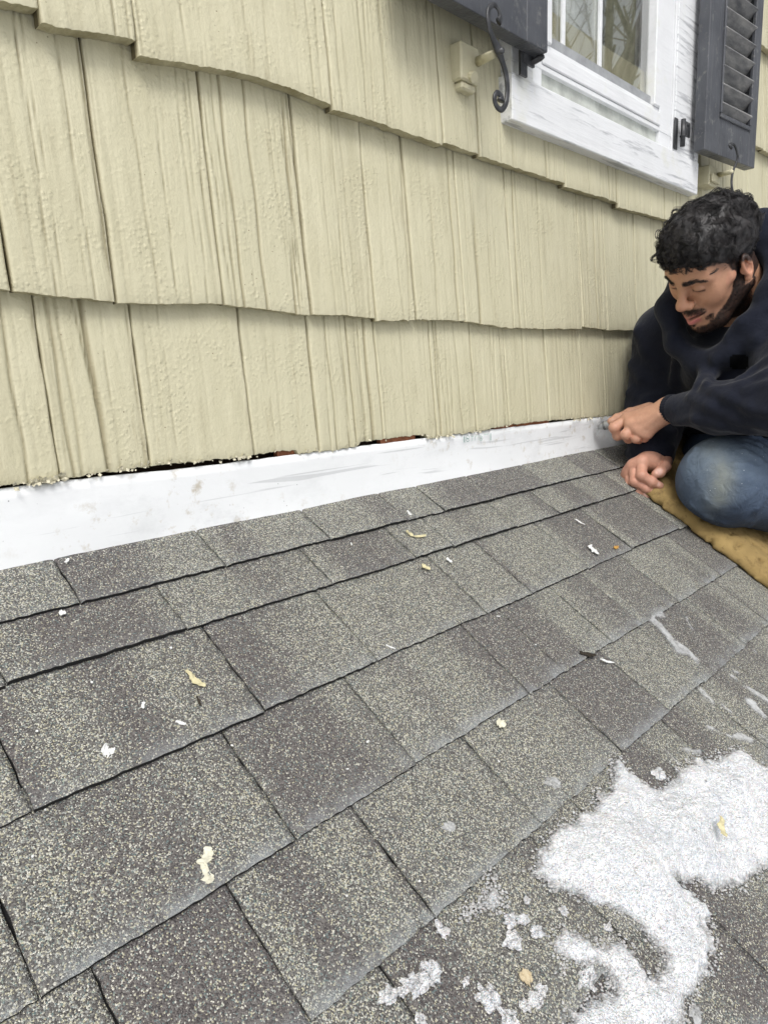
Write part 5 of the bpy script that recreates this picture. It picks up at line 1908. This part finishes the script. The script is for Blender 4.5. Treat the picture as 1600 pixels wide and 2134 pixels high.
uq, vq = CX + F_PX * cq[:, 0] / cq[:, 2], CY + F_PX * cq[:, 1] / cq[:, 2]
kn_d = np.linalg.norm(dV - (KN1 + (PW(1490, 950, 1.48) - KN1) * .8), axis=1)
fd = np.exp(-(kn_d / .085) ** 2) + .5 * np.exp(-(np.linalg.norm(dV - cr0, axis=1) / .06) ** 2)
stp = PW(1502, 1005, 1.46)
stn_ = np.exp(-((np.abs((dV - stp) @ RM[0]) / .022) ** 2)) * np.exp(-((np.abs((dV - stp) @ RM[1]) / .075) ** 2)) * (dV[:, 0] < KN1[0] + .08)
wet_ = np.clip((vq - 1050 + 18 * fbm(dV[:, 0] * 30, dV[:, 1] * 30, dV[:, 2] * 30, 61, 3)) / 30, 0, 1)
mesh_obj('jeans', dV, dF, jm.m, person, True, {'wet': wet_, 'fade': np.clip(fd, 0, 1), 'stain': np.clip(stn_, 0, 1)})
M_SHOE = simple('black_rubber_boot', (.018, .017, .017), .6, .3, .2)
for A_ in (AN1, AN2):
    sv = Vol(A_ - np.array([.10, .10, .16]), A_ + np.array([.28, .10, .10]), .006)
    sv.cone(A_, A_ + np.array([.05, 0, -.02]), .052, .05, .03).cone(A_ + np.array([.05, 0, -.02]), A_ + np.array([.18, 0, -.07]), .046, .038, .03)
    v_, f_ = sv.mesh()
    mesh_obj('boot', v_, f_, M_SHOE, person, True)

# ------------------------------------------------------------------ utility knife in his hand
kn = empty('utility_knife')
tag(kn, 'grey metal utility knife held against the white flashing', 'knife')
ka, kb, kc = W3(1300, 884, 1.700), W3(1262, 886, 1.712), W3(1246, 891, 1.724)
M_METAL = simple('grey_cast_metal', (.42, .43, .43), .35, .5, .15, 80, .2, metal=.7)
MB().tube([ka, (ka + kb) / 2, kb, kb * .35 + kc * .65, kc], [.0115, .0118, .0112, .0075, .0042], 16, .55).build('knife_body', M_METAL, kn, True)
for t in (.15, .30):
    c = kb * (1 - t) + kc * t
    MB().tube([c + (kc - kb) * .0, c + (kc - kb) / np.linalg.norm(kc - kb) * .0012], .0116 - .005 * t, 16, .56).build('groove_ring', M_IRON, kn, True)
kd = W3(1243.5, 906, 1.728)
tip = (kc - kb) / np.linalg.norm(kc - kb)
MB().add([kc - tip * .004, kc + tip * .005, kd + tip * .003, kd - tip * .003, kc - tip * .004 + RM[2] * .0008, kc + tip * .005 + RM[2] * .0008, kd + tip * .003 + RM[2] * .0008, kd - tip * .003 + RM[2] * .0008],
         [(0, 1, 2, 3), (7, 6, 5, 4), (0, 4, 5, 1), (1, 5, 6, 2), (2, 6, 7, 3), (3, 7, 4, 0)]).build('blade', M_METAL, kn)
sh_ = MB().tube([W3(1243, 889, 1.725), W3(1244, 880, 1.722), W3(1247, 873, 1.72), W3(1251, 868, 1.722)], [.0012, .0016, .0014, .0006], 6, .4).build('plastic_shaving', M_PAINTCHIP, None, True)
tag(sh_, 'white curl of plastic peeling off at the knife tip', 'shaving')

# ------------------------------------------------------------------ foam pad he kneels on
pl_x0 = RF(1600, 1240, 0)[0]
fp = Vol((1.42, .02, -.85), (2.75, .86, .05), .0055)
P_ = fp.pts(np.zeros(3, int), fp.n)
q_ = P_ - np.array([0, D, ROOF_B])
FX = P_[..., 0]
FS = q_ @ np.array([0, -CS, -SN])
FN = q_ @ roof_n
en = fbm(FX * 14, FS * 14, 0, 51, 4)
big = noise3(FX * 6, FS * 6, 0, 52)
curl = .055 * np.clip((.19 - FS) / .16, 0, 1) ** 1.5
left = 1.565 + .006 * en + .02 * big * .4 + .15 * np.clip((.17 - FS) / .11, 0, 1)
cav = fbm(FX * 55, FS * 55, FN * 55, 53, 3)
top = .034 + curl + .004 * big + .012 * np.clip((FX - left) / .06, 0, 1)
d1 = left - FX
d2 = FX - 2.6
d3 = (.045 + .015 * en) - FS
d4 = FS - (.74 + .012 * en)
d5 = FN - top
d6 = (.006 + curl * .75 * np.clip(1 - (FX - left) / .15, 0, 1)) - FN
F_ = smax(smax(d1, d5, .03), smax(d3, smax(d4, d2, .01), .02), .02)
F_ = smax(F_, d6, .004)
pits = np.clip(cav - .60, 0, 1) * .026 + .0018 * fbm(FX * 90, FS * 90, FN * 90, 54, 2)
fp.F = (F_ + pits).astype(np.float32)
fm_ = NM('tan_foam', .9, .15)
cf = fm_.mix(fm_.ramp(fm_.noise(9, 5, .65), [(.35, 0), (.7, 1)]), (.36, .255, .105), (.25, .175, .075))
cf = fm_.mix(fm_.ramp(fm_.noise(45, 5, .7), [(.52, 0), (.70, .8)]), cf, (.15, .10, .045))
fm_.set('Base Color', cf)
bq = fm_.bump(fm_.noise(60, 5, .7), .5, .005)
fm_.bump(fm_.noise(300, 3, .6), .35, .0012, bq)
fV, fF = fp.mesh()
pad = mesh_obj('foam_pad', fV, fF, fm_.m, None, True)
tag(pad, 'torn tan foam kneeling pad under the man, its corner pinched in his hand', 'foam pad')


# ------------------------------------------------------------------ bare trees across the yard (seen mirrored in the panes)
def tree(base, hgt, seed, label):
    t = empty('bare_tree')
    t.location = base
    rg = random.Random(seed)
    tr = MB(); br = MB()
    def grow(p, d, r, L, lvl, mb):
        pts = [p]; n = 4
        q = p.copy(); dd_ = d.copy()
        for i in range(n):
            dd_ = (dd_ + Vector((rg.gauss(0, .10), rg.gauss(0, .10), .05))).normalized()
            q = q + dd_ * L / n
            pts.append(q.copy())
        mb.tube(pts, [r * (1 - .45 * i / n) for i in range(n + 1)], 7 if lvl < 2 else 4, cap=False)
        if lvl < 4:
            for k in range(3 if lvl else 6):
                s_ = pts[rg.randint(2, n)] if lvl else pts[rg.randint(1, n)]
                nd = (dd_ + Vector((rg.gauss(0, .6), rg.gauss(0, .6), rg.uniform(.0, .5)))).normalized()
                grow(s_, nd, r * .5, L * rg.uniform(.5, .72), lvl + 1, br)
    grow(Vector((0, 0, 0)), Vector((0, 0, 1)), .18, hgt * .55, 0, tr)
    tr.build('trunk', M_BARK, t, True); br.build('branches', M_BARK, t, True)
    tag(t, label, 'tree', 'bare trees across the yard')

for i, (tx, ty, th_) in enumerate(((12.5, -4.5, 15), (16, -9, 14), (24, -12, 17))):
    tree((tx, ty, GZ), th_, 90 + i, ['nearest bare tree mirrored in the window', 'bare tree in the middle of the yard', 'farthest bare tree at the back of the yard'][i])
